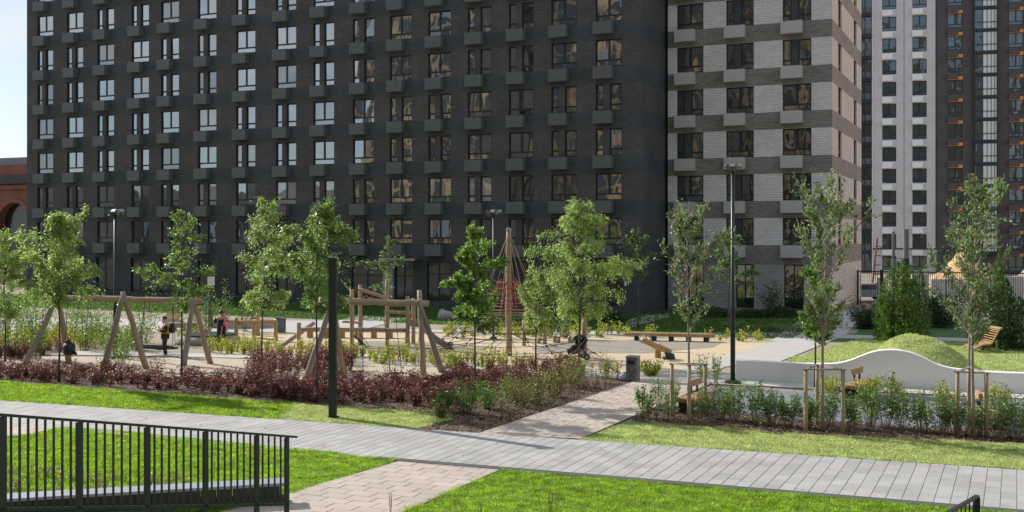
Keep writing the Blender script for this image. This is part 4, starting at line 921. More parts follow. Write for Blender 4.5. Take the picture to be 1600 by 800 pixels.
for sx in (-1, 1):
    for sy in (-1, 1): rope(mid+nd*sx*.55-o1-Vector((0, 0, .12)), nc-o1+nd*sx*.72+Vector((-nd.y, nd.x, 0))*sy*.25, .014).build('chain', MT['chrome' if False else 'ropeblack'], sw1)
# bucket seat in the left bay
sc = P(108, 543, dep(572)); sd_ = (m_-a).normalized(); q_ = Vector((-sd_.y, sd_.x, 0))
bk = MB(); bk.sm = True; c = sc-o1
bk.tube([c+Vector((0,0,-.32)), c+Vector((0,0,-.25)), c+Vector((0,0,-.05)), c+Vector((0,0,.16))], [.10, .22, .24, .22], 10)
bk.tube([c+sd_*.26+Vector((0,0,-.2)), c+sd_*.36+Vector((0,0,-.28))], [.08, .05], 8); bk.tube([c+sd_*.0+Vector((0,0,.1)), c-sd_*.12+Vector((0,0,.3))], [.14, .1], 8)
bk.build('bucket_seat', MT['black'], sw1)
for sx in (-1, 1): rope(a.lerp(m_, .25)+sd_*sx*.3-o1-Vector((0,0,.12)), c+sd_*sx*.2+Vector((0,0,.15)), .013).build('chain', MT['ropeblack'], sw1)
sw2, o2, ap2 = swing_frame('smaller log swing frame with two flat seats behind the square lamp', [((477,597),(537,591),(520,470),.25), ((691,583),(662,587),(656,474),.5)])
a, z = ap2; d2 = (z-a).normalized()
for px, py in ((558,580),(619,583)):
    c = P(px, py, dep(594)); s_ = MB(); s_.box(-.25, .25, -.09, .09, -.02, .02, Matrix.Translation(c-o2) @ Matrix.Rotation(math.atan2(d2.y, d2.x), 4, 'Z')); bevel(s_.build('seat', MT['black'], sw2), .015)
    t = (c-a).dot(d2)
    for sx in (-1, 1): rope(a+d2*(t+sx*.24)-o2-Vector((0,0,.12)), c-o2+d2*sx*.22, .012).build('chain', MT['ropeblack'], sw2)
# timber edge of the swing pit
e = MB(); gs_ = GP([(100,588),(250,597),(480,603),(640,605),(700,592)])
for p, q in zip(gs_, gs_[1:]): e.bar((p.x, p.y, .1), (q.x, q.y, .1), .12, .22)
tag(e.build('timber_edging', MT['woodyellow']), 'yellow timber edging board along the front of the swing pit', 'edging')
# climbing structure
cb = G(600, 542); cl = thing('climbing_frame', 'timber climbing frame with upright posts, balance logs and a slide', 'climbing frame', cb)
def post_at(px, by, ty, r=.1, parent=None, o=None, m='wood', name='post', seed=1):
    g = G(px, by); h = (by-ty)*dep(by)/F; lg = log([g-o, g-o+Vector((0, 0, h))], r, r*.9, seed=seed, wob=.012); return lg.build(name, MT[m], parent)
for i, (px, by, ty) in enumerate([(550,547,452),(563,541,445),(605,541,436),(637,543,463),(646,539,466),(467,545,504)]): post_at(px, by, ty, .105, cl, cb, seed=i)
def beam_px(p, dp, q, dq, r, name, m='wood', parent=None, o=None, seed=0): return log([P(*p, dp)-o, P(*q, dq)-o], r, r, seed=seed, wob=.02).build(name, MT[m], parent)
D1 = dep(543)
beam_px((560,452), D1, (603,466), D1, .09, 'slanted_beam', parent=cl, o=cb)
beam_px((467,514), D1, (640,516), D1, .085, 'balance_log', 'woodgrey', cl, cb)
beam_px((438,543), dep(545), (490,505), dep(538), .10, 'ramp_log', 'woodgrey', cl, cb)
beam_px((600,487), D1-.3, (646,490), D1+.3, .085, 'cross_beam', parent=cl, o=cb)
beam_px((535,503), D1, (566,505), D1, .06, 'cross_beam', parent=cl, o=cb)
for k in range(4):
    rg_ = MB(); rg_.sm = True; c = P(572+k*8, 466+k*2.4, D1)-cb; rg_.tube([c+RT*(.11*math.cos(t*math.pi/6))+Vector((0,0,.11*math.sin(t*math.pi/6))) for t in range(13)], .022, 6, cap=False); rg_.build('ring', MT['rope'], cl)
for k, (x0, y0, x1, y1) in enumerate([(555,520,548,545),(563,522,580,545),(557,528,571,546),(500,520,480,544),(510,520,493,545),(520,520,506,545)]): rope(P(x0,y0,D1)-cb, P(x1,y1,D1)-cb, .014).build('rope', MT['ropeblack'], cl)
kn = MB()
for k in range(12): c = P(550+k*2.2, 522+k*1.9, D1)-cb; kn.tube([c-RT*.05, c+RT*.05], .04, 6)
tag(kn.build('rope_knots', MT['ropeblack'], cl), kind='stuff')
# slide: bent trough
sp = [P(x, y, D1+dx) for x, y, dx in ((641,506,0),(655,509,0),(668,520,-.3),(682,533,-.6),(696,541,-.8),(707,541,-.9))]
st = MB(); wv = FW*.28
for p, q in zip(sp, sp[1:]):
    p = p-cb; q = q-cb
    st.quad(p-wv, q-wv, q+wv, p+wv); st.quad(p-wv-Vector((0,0,.06)), p+wv-Vector((0,0,.06)), q+wv-Vector((0,0,.06)), q-wv-Vector((0,0,.06)))
    for sg in (-1, 1): st.bar(p+wv*sg+Vector((0,0,.06)), q+wv*sg+Vector((0,0,.06)), .05, .22)
st.build('slide', MT['woodgrey'], cl)
# timber rail with four posts
rb = G(370, 536); rl = thing('timber_rail', 'low yellow timber rail of posts and beams left of the balance log', 'rail', rb)
for i, (px, by, ty) in enumerate([(369,535,496),(431,533,500),(397,534,505),(403,525,489)]): post_at(px, by, ty, .11, rl, rb, 'woodyellow', seed=i)
beam_px((371,504), dep(535), (430,503), dep(533), .10, 'rail_beam', 'woodyellow', rl, rb); beam_px((404,528), dep(530), (431,530), dep(533), .08, 'rail_beam', 'woodyellow', rl, rb)
# benches (far)
def plank_bench(label, a, b, w=.5, h=.45, n=4, thick=.1, legs=4, m='woodyellow', split=0, group=None, curve=0, name='timber_bench', lm='steel'):
    a = G(*a); b = G(*b); o = a; root = thing(name, label, 'bench', a, 0, group); d = b-a; L_ = d.length; an = math.atan2(d.y, d.x); M0 = Matrix.Rotation(an, 4, 'Z')
    for k in range(n):
        y0 = -w/2+k*w/n
        for (s0, s1) in ([(0, L_)] if not split else [(0, L_*split-.02), (L_*split+.02, L_)]):
            p = MB(); p.box(s0, s1, y0, y0+w/n-.015, h-thick, h, M0); bevel(p.build('plank', MT[m], root), .008, 1)
    for k in range(legs):
        x = L_*(k+.5)/legs; p = MB(); p.box(x-.12, x+.12, -w*.35, w*.35, 0, h-thick-.003, M0); p.build('leg', MT[lm], root)
    return root
plank_bench('long yellow timber bench beside the pale trunked tree, right of the buggy', (982,532), (1117,535), .55, .42, 4, .16, 5, split=.485)
plank_bench('long dark edged timber bench behind the climbing frame', (472,528), (622,529), .5, .42, 4, .08, 6, group=None, lm='woodyellow')
plank_bench('yellow timber bench beyond the man in the mustard jacket', (263,517), (312,517), .6, .45, 4, .12, 3, lm='concrete')
# round slatted bench
rc = G(388, 508); rdb = thing('curved_bench', 'curved slatted bench by the courtyard path above the timber rail', 'bench', rc)
for k in range(30):
    a0 = R(200+k*140/30); p = MB(); p.box(1.9, 2.6, -.07, .07, .42, .48, Matrix.Rotation(a0, 4, 'Z')); p.build('slat', MT['woodyellow'], rdb)
p = MB()
for k in range(14): p.box(2.0, 2.5, -.25, .25, 0, .415, Matrix.Rotation(R(202+k*10.5), 4, 'Z'))
tag(p.build('base', MT['concrete'], rdb), kind='stuff')
pb = G(266, 512); cr_ = thing('slat_lounger', 'small tilted slatted seat beside the man in the mustard jacket', 'lounger', pb, R(20))
for k in range(7): p = MB(); p.box(-.45, .45, k*.12, k*.12+.09, .45+k*.06, .5+k*.06); p.build('slat', MT['woodyellow'], cr_)
p = MB(); p.box(-.4, .4, .05, .7, 0, .43); p.build('base', MT['concrete'], cr_)
# trampoline
tb = G(326, 536); tr_ = thing('trampoline', 'black sunken trampoline mound behind the larger swing', 'trampoline', tb)
p = MB(); p.sm = True; p.lathe([(1.6, 0), (1.45, .28), (1.2, .42), (.9, .45)], 20); p.build('rim', MT['rubbergrey'], tr_); p = MB(); p.lathe([(1.25, .46), (.1, .44)], 20); p.build('mat', MT['black'], tr_)
# rope pyramid
rp = G(795, 557); py_ = thing('rope_pyramid', 'tall mast rope pyramid with red upper net and knotted ground net', 'climbing net', rp)
hm = (557-362)*dep(557)/F; log([Vector((0,0,0)), Vector((0,0,hm))], .15, .115, seed=5, wob=.015, segs=10).build('mast', MT['wood'], py_)
p = MB(); p.lathe([(.12, 0), (.12, .14), (.05, .18)], 10, (0, 0, hm)); p.build('mast_cap', MT['chrome'], py_)
nA = 8; Rg = 4.1
def ang(k, n_=nA): return 2*math.pi*k/n_+.2
def pol(r, t, z): return Vector((r*math.cos(t), r*math.sin(t), z))
def netring(zr, rr, m, name, n=nA, r=.014, sub=1):
    mb = MB(); pts = [pol(rr, ang(k, n*sub), zr) for k in range(n*sub+1)]; mb.tube(pts, r, 5); return mb.build(name, MT[m], py_)
for k in range(nA):
    t = ang(k)
    rope(pol(.12, t, hm-.3), pol(1.5, t, 1.95), .016).build('stay_rope', MT['rope'], py_)
    rope(pol(1.5, t, 1.95), pol(Rg, t, .06), .014, .12).build('stay_rope', MT['ropeblack'], py_)
    rope(pol(.15, t+.39, 1.0), pol(Rg*.93, t+.39, .1), .012, .1).build('net_rope', MT['ropeblack'], py_)
    rope(pol(.35, t, hm*.62), pol(1.45, t, 2.1), .014).build('net_rope', MT['ropered'], py_)
    rope(pol(.3, t+.39, hm*.6), pol(1.3, t+.39, 2.1), .014).build('net_rope', MT['ropered'], py_)
for zr, rr in ((3.25,.55),(3.0,.72),(2.75,.9),(2.5,1.1),(2.25,1.28),(2.1,1.4)): netring(zr, rr, 'ropered', 'net_ring', r=.018)
for zr, rr in ((1.95,1.5),(1.8,1.75),(1.65,1.9)): netring(zr, rr, 'rope', 'net_ring', r=.018)
for zr, rr in ((1.2,2.2),(.95,2.6),(.7,3.0),(.45,3.4),(.25,3.8)): netring(zr, rr, 'ropeblack', 'net_ring', r=.012)
kn = MB()
for zr, rr in ((1.2,2.2),(.95,2.6),(.7,3.0),(.45,3.4),(.25,3.8)):
    for k in range(nA): c = pol(rr, ang(k), zr); kn.tube([c-Vector((0,0,.04)), c+Vector((0,0,.04))], .04, 6)
tag(kn.build('rope_knots', MT['ropeblack'], py_), kind='stuff')
# little posts right of the pyramid
GPp = 'short round timber posts beside the rope pyramid'
for i, (px, by, ty, r, lb) in enumerate([(819,541,500,.1,'short round timber post just right of the pyramid mast'),(913,560,495,.13,'tall round timber post behind the buggy'),(867,536,524,.11,'low timber stump leftmost of the row by the ash trunk'),(873,537,526,.09,'low thin stump second in the row by the ash trunk'),(890,536,526,.1,'low timber stump just left of the buggy hood'),(851,538,521,.11,'timber stump right of the airy ash trunk'),(842,537,528,.09,'smallest timber stump by the airy ash trunk')]):
    g = G(px, by); t_ = log([Vector((0,0,0)), Vector((0,0,(by-ty)*dep(by)/F))], r, r*.92, seed=i, wob=.006, segs=4).build('timber_post', MT['wood'], None, g); tag(t_, lb, 'post', GPp)
# spring seesaw / talk tube
sb = G(1028, 562); sq = thing('seesaw', 'tilted timber seesaw with round handle left of the staked rowan', 'seesaw', sb)
log([P(1003,531,dep(562))-sb, P(1048,551,dep(562))-sb], .12, .13, seed=4, segs=6).build('beam', MT['woodyellow'], sq)
for px in (1026, 1030): g = G(px, 560)-sb; log([g, g+Vector((0,0,.62))], .09, .085, seed=px).build('post', MT['woodyellow'], sq)
for dx_ in (0, .18):
    p = MB(); p.sm = True; c = P(1004,529,dep(562))-sb+FW*(dx_-.09)+RT*dx_; p.tube([c+RT*(.16*math.cos(t*math.pi/8))+Vector((0,0,.16*math.sin(t*math.pi/8))) for t in range(17)], .03, 6, cap=False); p.build('handle', MT['chrome'], sq)
p = MB(); p.sm = True; c = P(1045,557,dep(562))-sb; p.lathe([(.05,-.28),(.24,-.25),(.28,-.05),(.22,.12),(.05,.18)], 14, c); p.build('rubber_buffer', MT['black'], sq)
# wrapped litter bin
lb_ = G(989, 597); hB = (597-556)*dep(597)/F; bn = thing('litter_bin', 'dark litter bin wrapped in crumpled film at the end of the beige path', 'litter bin', lb_)
p = MB(); p.sm = False; p.box(-.21,.21,-.2,.2,0,hB-.06); bevel(p.build('body', MT['film'], bn), .03)
p = MB(); p.box(-.225,.225,-.215,.215,hB-.06,hB); bevel(p.build('lid', MT['chrome'], bn), .02)
p = MB(); p.box(-.13,.13,-.218,-.203,hB-.28,hB-.14); p.build('opening', MT['black'], bn)
bb = G(976, 595); p = MB(); p.sm = True; p.lathe([(.02,0),(.13,.02),(.15,.12),(.09,.22),(.03,.27),(.06,.33)], 12); tag(p.build('plastic_bag', MT['bluebag'], None, bb), 'pale blue plastic bag on the ground beside the wrapped bin', 'bag')
lb2 = G(438, 520); b2 = thing('litter_bin', 'grey cylindrical litter bin on the courtyard path by the timber rail', 'litter bin', lb2)
p = MB(); p.sm = True; p.lathe([(.28,0),(.3,.05),(.3,.78)], 18); p.build('body', MT['acbox'], b2); p = MB(); p.lathe([(.32,.79),(.32,.86),(.2,.88)], 18); p.build('lid', MT['chrome'], b2)
# boulders
def boulder(px, py, wx, hy, m, label, seed, group=None, cat='boulder'):
    rg = random.Random(seed); g = G(px, py); s = dep(py)/F; bm = bmesh.new(); bmesh.ops.create_icosphere(bm, subdivisions=3, radius=1)
    ax_ = [(Vector((rg.gauss(0,1), rg.gauss(0,1), rg.gauss(0,1))).normalized(), rg.uniform(.6,.9)) for _ in range(14)]
    for v in bm.verts:
        for n_, dd in ax_:
            q = v.co.dot(n_)
            if q > dd: v.co -= n_*(q-dd)*.8
        v.co.x *= wx*s/2; v.co.y *= wx*s/2*.8; v.co.z = v.co.z*hy*s*.62+hy*s*.4
    me = bpy.data.meshes.new('boulder'); bm.to_mesh(me); bm.free(); me.polygons.foreach_set('use_smooth', [True]*len(me.polygons)); o = link('boulder', me, MT[m], None, g); return tag(o, label, cat, group)
GB = 'boulders on the lawn by the dark block'
boulder(698,501,30,16,'stone','large pale boulder second from left under the block windows',1,GB); boulder(691,500,14,17,'stone','small upright pale boulder leftmost under the block windows',2,GB)
boulder(719,500,14,11,'stone','pale boulder right of centre under the block windows',3,GB); boulder(733,501,17,15,'stone','rounded pale boulder leftwards of the glossy tree trunk',4,GB)
boulder(396,506,22,14,'stonepink','mauve boulder behind the slatted curved bench',5,GB); boulder(1481,508,30,17,'stonepink','pinkish boulder pile behind the mound at right',6,GB); boulder(1472,508,16,12,'stonepink','smaller pinkish boulder at left of the boulder pile',7,GB)
# buggy
bg_ = G(902, 562); bu = thing('buggy', 'dark folding baby buggy with raised hood parked by the ash tree', 'pushchair', bg_, R(35))
p = MB()
for sy in (-.24, .24):
    p.tube([(-.45, sy, .12), (-.05, sy, .5), (.35, sy, .95), (.5, sy, 1.02)], .018, 6); p.tube([(.35, sy, .14), (.0, sy, .55)], .018, 6)
p.tube([(.5,-.24,1.02),(.5,.24,1.02)], .02, 6); p.build('frame', MT['chrome'], bu)
p = MB(); p.sm = True; p.tube([(-.42,0,.33),(-.15,0,.42),(.05,0,.5),(.25,0,.85)], [.12,.2,.22,.18], 10); p.build('seat', MT['blackcloth'], bu)
p = MB(); p.sm = True
for k in range(7):
    a0, a1 = R(20+k*20), R(40+k*20)
    for j in range(6):
        b0, b1 = -.26+j*.52/6, -.26+(j+1)*.52/6
        f = lambda a, b: (.12+.36*math.cos(a)*(1-.4*(b/.26)**2), b, .68+.38*math.sin(a)*(1-.3*(b/.26)**2))
        p.quad(f(a0,b0), f(a1,b0), f(a1,b1), f(a0,b1))
hd = p.build('hood', MT['blackcloth'], bu); so_ = hd.modifiers.new('thick', 'SOLIDIFY'); so_.thickness = .02
for x, y in ((-.45,-.2),(-.45,.2),(.35,-.28),(.35,.28)):
    p = MB(); r = .1 if x < 0 else .14; p.tube([(x,y-.02,r),(x,y+.02,r)], r, 16); q = p.build('wheel', MT['black'], bu); p = MB(); p.tube([(x,y-.024,r),(x,y+.024,r)], r*.55, 12); p.build('hub', MT['chrome'], q)
# ---- lamps
def g_lamp(px, by, ty, label, kind, w=.2, arm=None, group=None):
    g = G(px, by); D = dep(by); h = (by-ty)*D/F; o = thing('street_lamp', label, 'street lamp', g, 0, group)
    if kind == 'square':
        o.rotation_euler = (0, 0, R(YAW)); p = MB(); p.box(-w/2,w/2,-w/2,w/2,.01,h); bevel(p.build('pole', MT['steel'], o), .008)
        p = MB(); l = arm; p.bar((-l,0,h+.08),(.02,0,h-.03), .16, .045); p.build('arm', MT['steel'], o); p = MB(); p.bar((-l+.03,0,h+.045),(-l+.4,0,h+.015), .11, .02); p.build('diffuser', MT['whiteplastic'], o)
        p = MB(); p.box(-w*.75,w*.75,-w*.75,w*.75,.01,.05); p.build('base_plate', MT['steel'], o)
        return o
    p = MB(); p.sm = True; p.lathe([(w*.62,0),(w*.62,h*.35),(w*.5,h*.36),(w*.46,h)], 12); p.build('pole', MT['steel'], o)
    p = MB(); p.lathe([(w*2.2,0),(w*2.0,.1),(w*.7,.16)], 12); p.build('base_collar', MT['steel'], o)
    p = MB(); p.box(-w*1.0,-w*.6,-.12,.12,h*.38,h*.42) if False else p.tube([(0,0,h*.335),(0,0,h*.35)], w*.8, 12); p.build('collar', MT['steel'], o)
    k_ = .5 if label.startswith('tall') else 1; hs = [(-.3*k_,30,200),(.0,-20,270),(.3*k_,30,-20)]
    p = MB(); p.tube([(-.4*k_,0,h-.12),(.4*k_,0,h-.12)], .03, 6); p.build('crossbar', MT['steel'], o)
    for x, tl, az in hs:
        M4 = Matrix.Translation((x,0,h+.0)) @ Matrix.Rotation(R(az), 4, 'Z') @ Matrix.Rotation(R(-35), 4, 'Y')
        p = MB(); p.box(-.13,.13,-.13,.13,-.07,.09,M4); q = p.build('floodlight', MT['acbox'], o); p = MB(); p.box(.131,.14,-.11,.11,-.05,.07,M4); p.build('lens', MT['chrome'], q)
    return o
g_lamp(520, 654, 403, 'square dark lamp post with thin slanted arm on the mown patch', 'square', .22, .42)
tl_ = g_lamp(1145, 600, 262, 'tall round lamp post with three floodlights beside the white curved wall', 'flood', .14)
tl2 = g_lamp(180, 560, 332, 'round lamp post with three floodlights behind the larger log swing', 'flood', .13)
tl3 = g_lamp(771, 530, 332, 'slim floodlight post seen above the glossy rounded tree', 'flood', .09)
g_lamp(1416, 492, 404, 'square dark lamp post standing by the black fence', 'square', .3, 1.3)
g_lamp(329, 513, 407, 'dark square lamp post behind the white notice', 'square', .16, -.7) if False else g_lamp(329, 513, 407, 'dark square lamp post behind the white notice', 'square', .2, .9)
for i, (px, by, ty, lb) in enumerate([(1396,470,362,'slender bare pole beyond the black fence'),(1416,468,358,'thicker bare pole beyond the black fence')]):
    g = G(px, by); p = MB(); p.tube([(0,0,0),(0,0,(by-ty)*dep(by)/F)], .12+.1*i, 8); tag(p.build('pole', MT['acbox'], None, g), lb, 'pole')
# notice board, white
nbd = G(330, 516); nb_ = thing('notice_sign', 'small white notice on a post behind the pair of thin bushes', 'sign', nbd, R(YAW)); s = dep(516)/F
p = MB(); p.tube([(0,0,0),(0,0,(516-430)*s)], .03, 8); p.build('post', MT['steel'], nb_); p = MB(); p.box(-5.5*s,5.5*s,-.05,-.03,(516-446)*s,(516-432)*s); p.build('panel', MT['whiteplastic'], nb_)
# ---- white curved wall: profile in px (top edge) with base line
prof = [(1100,563,591),(1150,563,593.5),(1200,565,596),(1250,567.5,598.5),(1300,568,601),(1325,563.5,602),(1345,556,603),(1360,550.5,604),(1378,547,605),(1400,546.5,606),(1420,550,607),(1440,557.5,608),(1457,566,609),(1475,572.5,610),(1500,577,611.5),(1550,581,614),(1600,583,616.5),(1660,586,619.5),(1760,590,624)]
def crom(p, n=4):
    out = []
    for i in range(len(p)-1):
        a, b, c, d = p[max(i-1,0)], p[i], p[i+1], p[min(i+2, len(p)-1)]
        for k in range(n):
            t = k/n; out.append(tuple(.5*((2*b[j])+(-a[j]+c[j])*t+(2*a[j]-5*b[j]+4*c[j]-d[j])*t*t+(-a[j]+3*b[j]-3*c[j]+d[j])*t**3) for j in range(3)))
    out.append(p[-1]); return out
prof = crom(prof); wp = []
g_a = G(1150,593.5); g_b = G(1760,624); wd = (g_b-g_a).normalized(); wn = Vector((-wd.y, wd.x, 0))
if wn.dot(FW) < 0: wn = -wn
# straight plan line; heights from the profile
for px, ty, by in prof:
    r = (px-800)/F; a_ = g_a.dot(RT)-r*g_a.dot(FW); b_ = wd.dot(RT)-r*wd.dot(FW); t = -a_/b_; g = g_a+wd*t; wp.append((t, Zat(ty, g.dot(FW))))
t0_ = 0.0
wp = [w_ for w_ in wp if w_[0] > -.02] ; mb = MB(); mb.sm = False; T = .32
for (t, z), (t2, z2) in zip(wp, wp[1:]):
    A, B = wd*t, wd*t2; n_ = wn*T; zv = lambda q: Vector((0,0,q))
    mb.quad(A, B, B+zv(z2-.02), A+zv(z-.02)); mb.quad(B+n_, A+n_, A+n_+zv(z-.02), B+n_+zv(z2-.02))
    mb.quad(A+zv(z-.02), B+zv(z2-.02), B+wn*.025+zv(z2), A+wn*.025+zv(z)); mb.quad(A+wn*.025+zv(z), B+wn*.025+zv(z2), B+wn*(T-.025)+zv(z2), A+wn*(T-.025)+zv(z)); mb.quad(A+wn*(T-.025)+zv(z), B+wn*(T-.025)+zv(z2), B+n_+zv(z2-.02), A+n_+zv(z-.02))
t, z = wp[0]; mb.quad(wd*t, wd*t+zv(z), wd*t+wn*T+zv(z), wd*t+wn*T)
cw = mb.build('curved_wall', MT['white_wall'], None, g_a); tag(cw, 'white rendered wall with a wave shaped crest in front of the grassy mound', 'wall')
# mound behind the wall: height field over the lawn, following the wall's crest
mc = P(1436, HOR, 43.6); mc.z = 0
hx, hy = 34, 34; vs = []; fs = []; ML = 4.6
def wall_h(s_):
    for (t, z), (t2, z2) in zip(wp, wp[1:]):
        if t <= s_ <= t2: return z+(z2-z)*(s_-t)/(t2-t)
    return .7
ct = (mc-g_a).dot(wd)
zb = .62
for j in range(hy+1):
    for i in range(hx+1):
        s_ = ct-5.2+10.4*i/hx; v_ = T+8.0*j/hy
        hw = max(0, wall_h(s_)-.10-zb); b_ = math.exp(-abs((s_-ct+.05)/1.9)**2.8)*math.exp(-abs((v_-2.9)/2.6)**2.6)*1.52
        fade = math.exp(-(v_/1.2)**2); h = max(b_, hw*fade*1.0); h += .05*min(1, h)*(math.sin(s_*2.9+v_)*math.sin(v_*2.3)+.6*math.sin(s_*6.1-v_*4.7))
        edge = min(1, (i/3), ((hx-i)/3), (hy-j)/4); h = h*max(0, edge)+.034
        p = g_a+wd*s_+wn*v_; vs.append((p.x-mc.x, p.y-mc.y, h))
me = bpy.data.meshes.new('mound')
for j in range(hy):
    for i in range(hx): a_ = j*(hx+1)+i; fs.append((a_, a_+1, a_+hx+2, a_+hx+1))
me.from_pydata(vs, [], fs); me.polygons.foreach_set('use_smooth', [True]*len(fs)); me.update()
mo = link('grass_mound', me, MT['turf_mown'], None, Vector((mc.x, mc.y, 0))); tag(mo, kind='structure')
# grass on the mound
rg = np.random.default_rng(8); n = 26000; fi = rg.integers(0, len(fs), n); V = np.array(vs)+np.array([mc.x, mc.y, 0]); Fa = np.array(fs)[fi]; u = rg.uniform(0,1,(n,1)); v = rg.uniform(0,1,(n,1))
c = V[Fa[:,0]]*(1-u)*(1-v)+V[Fa[:,1]]*u*(1-v)+V[Fa[:,2]]*u*v+V[Fa[:,3]]*(1-u)*v; a_ = rg.uniform(0,6.28,n); s_ = np.stack([np.cos(a_)*.018, np.sin(a_)*.018, 0*a_],1); tip = c+np.stack([rg.normal(0,.03,n), rg.normal(0,.03,n), rg.uniform(.03,.08,n)],1)
tag(soup('mound_grass', np.stack([c-s_, c+s_, tip],1), MT['blade_mown']), kind='stuff')
# wooden wave lounger
wl = G(1543, 551); lo = thing('wave_lounger', 'wave shaped wooden slat lounger on the lawn behind the wall', 'lounger', wl, R(YAW))
s = dep(551)/F; cur = [(-24,.22),(-19,.30),(-12,.40),(-5,.42),(0,.42),(4,.52),(8,.75),(12,.98),(15,1.12),(19,1.15)]
cur = [(x*s, z) for x, z in cur]
def at_c(t):
    k = min(int(t), len(cur)-2); u = t-k; return (cur[k][0]*(1-u)+cur[k+1][0]*u, cur[k][1]*(1-u)+cur[k+1][1]*u)
for k in range(20):
    t = k*(len(cur)-1)/20; x, z = at_c(t); x2, z2 = at_c(t+.36); p = MB(); p.bar(((x+x2)/2,-.35,(z+z2)/2), ((x+x2)/2,.95,(z+z2)/2), .06 if k < 12 else .05, .035); o_ = p.build('slat', MT['woodyellow'] if k % 3 else MT['wood'], lo)
p = MB()
for sy in (-.25, .8):
    for (x, z), (x2, z2) in zip(cur, cur[1:]): p.bar((x,sy,z-.05),(x2,sy,z2-.05),.04,.06)
    p.bar((-.45,sy,0),(-.4,sy,.3),.05,.05); p.bar((.3,sy,0),(.3,sy,.6),.05,.05)
p.build('frame', MT['wood'], lo)
# benches in the right bed
def block_bench(px, by, label, rz, L_=1.9, hgt=.48, group='wooden benches with dark bases by the patio'):
    o = thing('block_bench', label, 'bench', G(px, by), rz, group)
    for k in range(4): p = MB(); x = -.3+k*.155; p.box(x, x+.14, -L_/2, L_/2, hgt-.12, hgt); bevel(p.build('plank', MT['woodyellow'], o), .01, 1)
    p = MB(); p.box(-.24,.26,-L_/2+.08,L_/2-.15,0,hgt-.123); p.build('base', MT['cladding'], o)
    for y0 in (-.85,): 
        p = MB(); p.box(-.36,-.24,y0+.9,y0+1.7,hgt+.22,hgt+.42); bevel(p.build('backrest', MT['woodyellow'], o), .01, 1)
        for yy in (y0+1.05, y0+1.5): p = MB(); p.box(-.33,-.28,yy,yy+.05,hgt+.002,hgt+.22); p.build('backrest_bracket', MT['steel'], o)
    return o
block_bench(1090, 642, 'wooden bench with dark base inside the left end of the right bed', R(-8))
block_bench(1345, 620, 'wooden bench partly hidden by yellow bush below the wall crest', R(-14))
block_bench(1551, 667, 'wooden bench behind the rightmost stake frame', R(8), 1.5)
# stake frames
def stakes(label, posts, group='three post stake frames round the rowans'):
    g0 = G(posts[0][0], posts[0][1]); o = thing('tree_stake_frame', label, 'tree support', g0, 0, group); tops = []
    for i, (px, by, ty) in enumerate(posts):
        g = G(px, by); h = (by-ty)*dep(by)/F; log([g-g0, g-g0+Vector((0,0,h))], .055, .052, seed=i, wob=.006, segs=3).build('post', MT['stake'], o); tops.append(g-g0+Vector((0,0,h)))
    for a, b in ((0,1),(1,2),(0,2)):
        p = MB(); d = (tops[b]-tops[a]).normalized(); p.bar(tops[a]-d*.08+Vector((0,0,.02+.001*a)), tops[b]+d*.08+Vector((0,0,.02+.001*b)), .07, .035); p.build('crossbar', MT['woodgrey'], o)
    return tops, g0
stakes('three post stake frame at the left end of the right bed', [(1050,653,569),(1077,664,572),(1102,652,570)])
stakes('three post stake frame right of the tall lamp around two trunks', [(1259,678,578),(1277,664,571),(1317,680,579)])
stakes('three post stake frame nearest the right picture edge', [(1496,682,582),(1514,668,575),(1541,686,584)])
# ---- black fence with gate
fa, fb = G(1340, 476), G(1800, 487)
def fence_h(): return 2.55
fo = thing('metal_fence', 'tall black picket fence across the back right of the courtyard', 'fence', fa); fd = (fb-fa); FL = fd.length; fd.normalize(); fan = math.atan2(fd.y, fd.x); MF = Matrix.Rotation(fan, 4, 'Z')
GW = 6.2
hF = (478-424)*dep(478)/F
def panel(x0, x1, parent, picks, nm='picket'):
    p = MB(); p.box(x0, x1, -.03, .03, hF-.08, hF, MF); p.build('top_rail', MT['black'], parent); p = MB(); p.box(x0, x1, -.03, .03, .12, .2, MF); p.build('bottom_rail', MT['black'], parent)
    p = MB(); p.box(0, .035, -.0175, .0175, .2, hF-.08); pm2 = p.mesh(nm, MT['black']); x = x0+.12
    while x < x1-.08:
        q = link(nm, pm2, None, parent, MF @ Vector((x, 0, 0))); q.rotation_euler = (0, 0, fan); x += .15
k = 0; x = GW
while x < FL-.1:
    x2 = min(x+3.0, FL); panel(x+.08, x2, fo, 0); p = MB(); p.box(x, x+.08, -.05, .05, 0, hF+.06, MF); p.build('post', MT['black'], fo); x = x2
gt = thing('metal_gate', 'black picket gate at the end of the path beside the pale block', 'gate', fa)
panel(1.75+.12, GW-.1, gt, 0); 
for x in (0, 1.7, 1.75+.0):
    pass
p = MB(); p.box(1.62, 1.86, -.08, .08, 0, hF+.1, MF); p.build('gate_post', MT['black'], gt); panel(.1, 1.6, gt, 0); p = MB(); p.box(-.05, .08, -.06, .06, 0, hF+.06, MF); p.build('gate_post', MT['black'], gt); p = MB(); p.box(2.0, 2.12, -.1, -.032, 1.0, 1.25, MF); p.build('lock', MT['chrome'], gt)
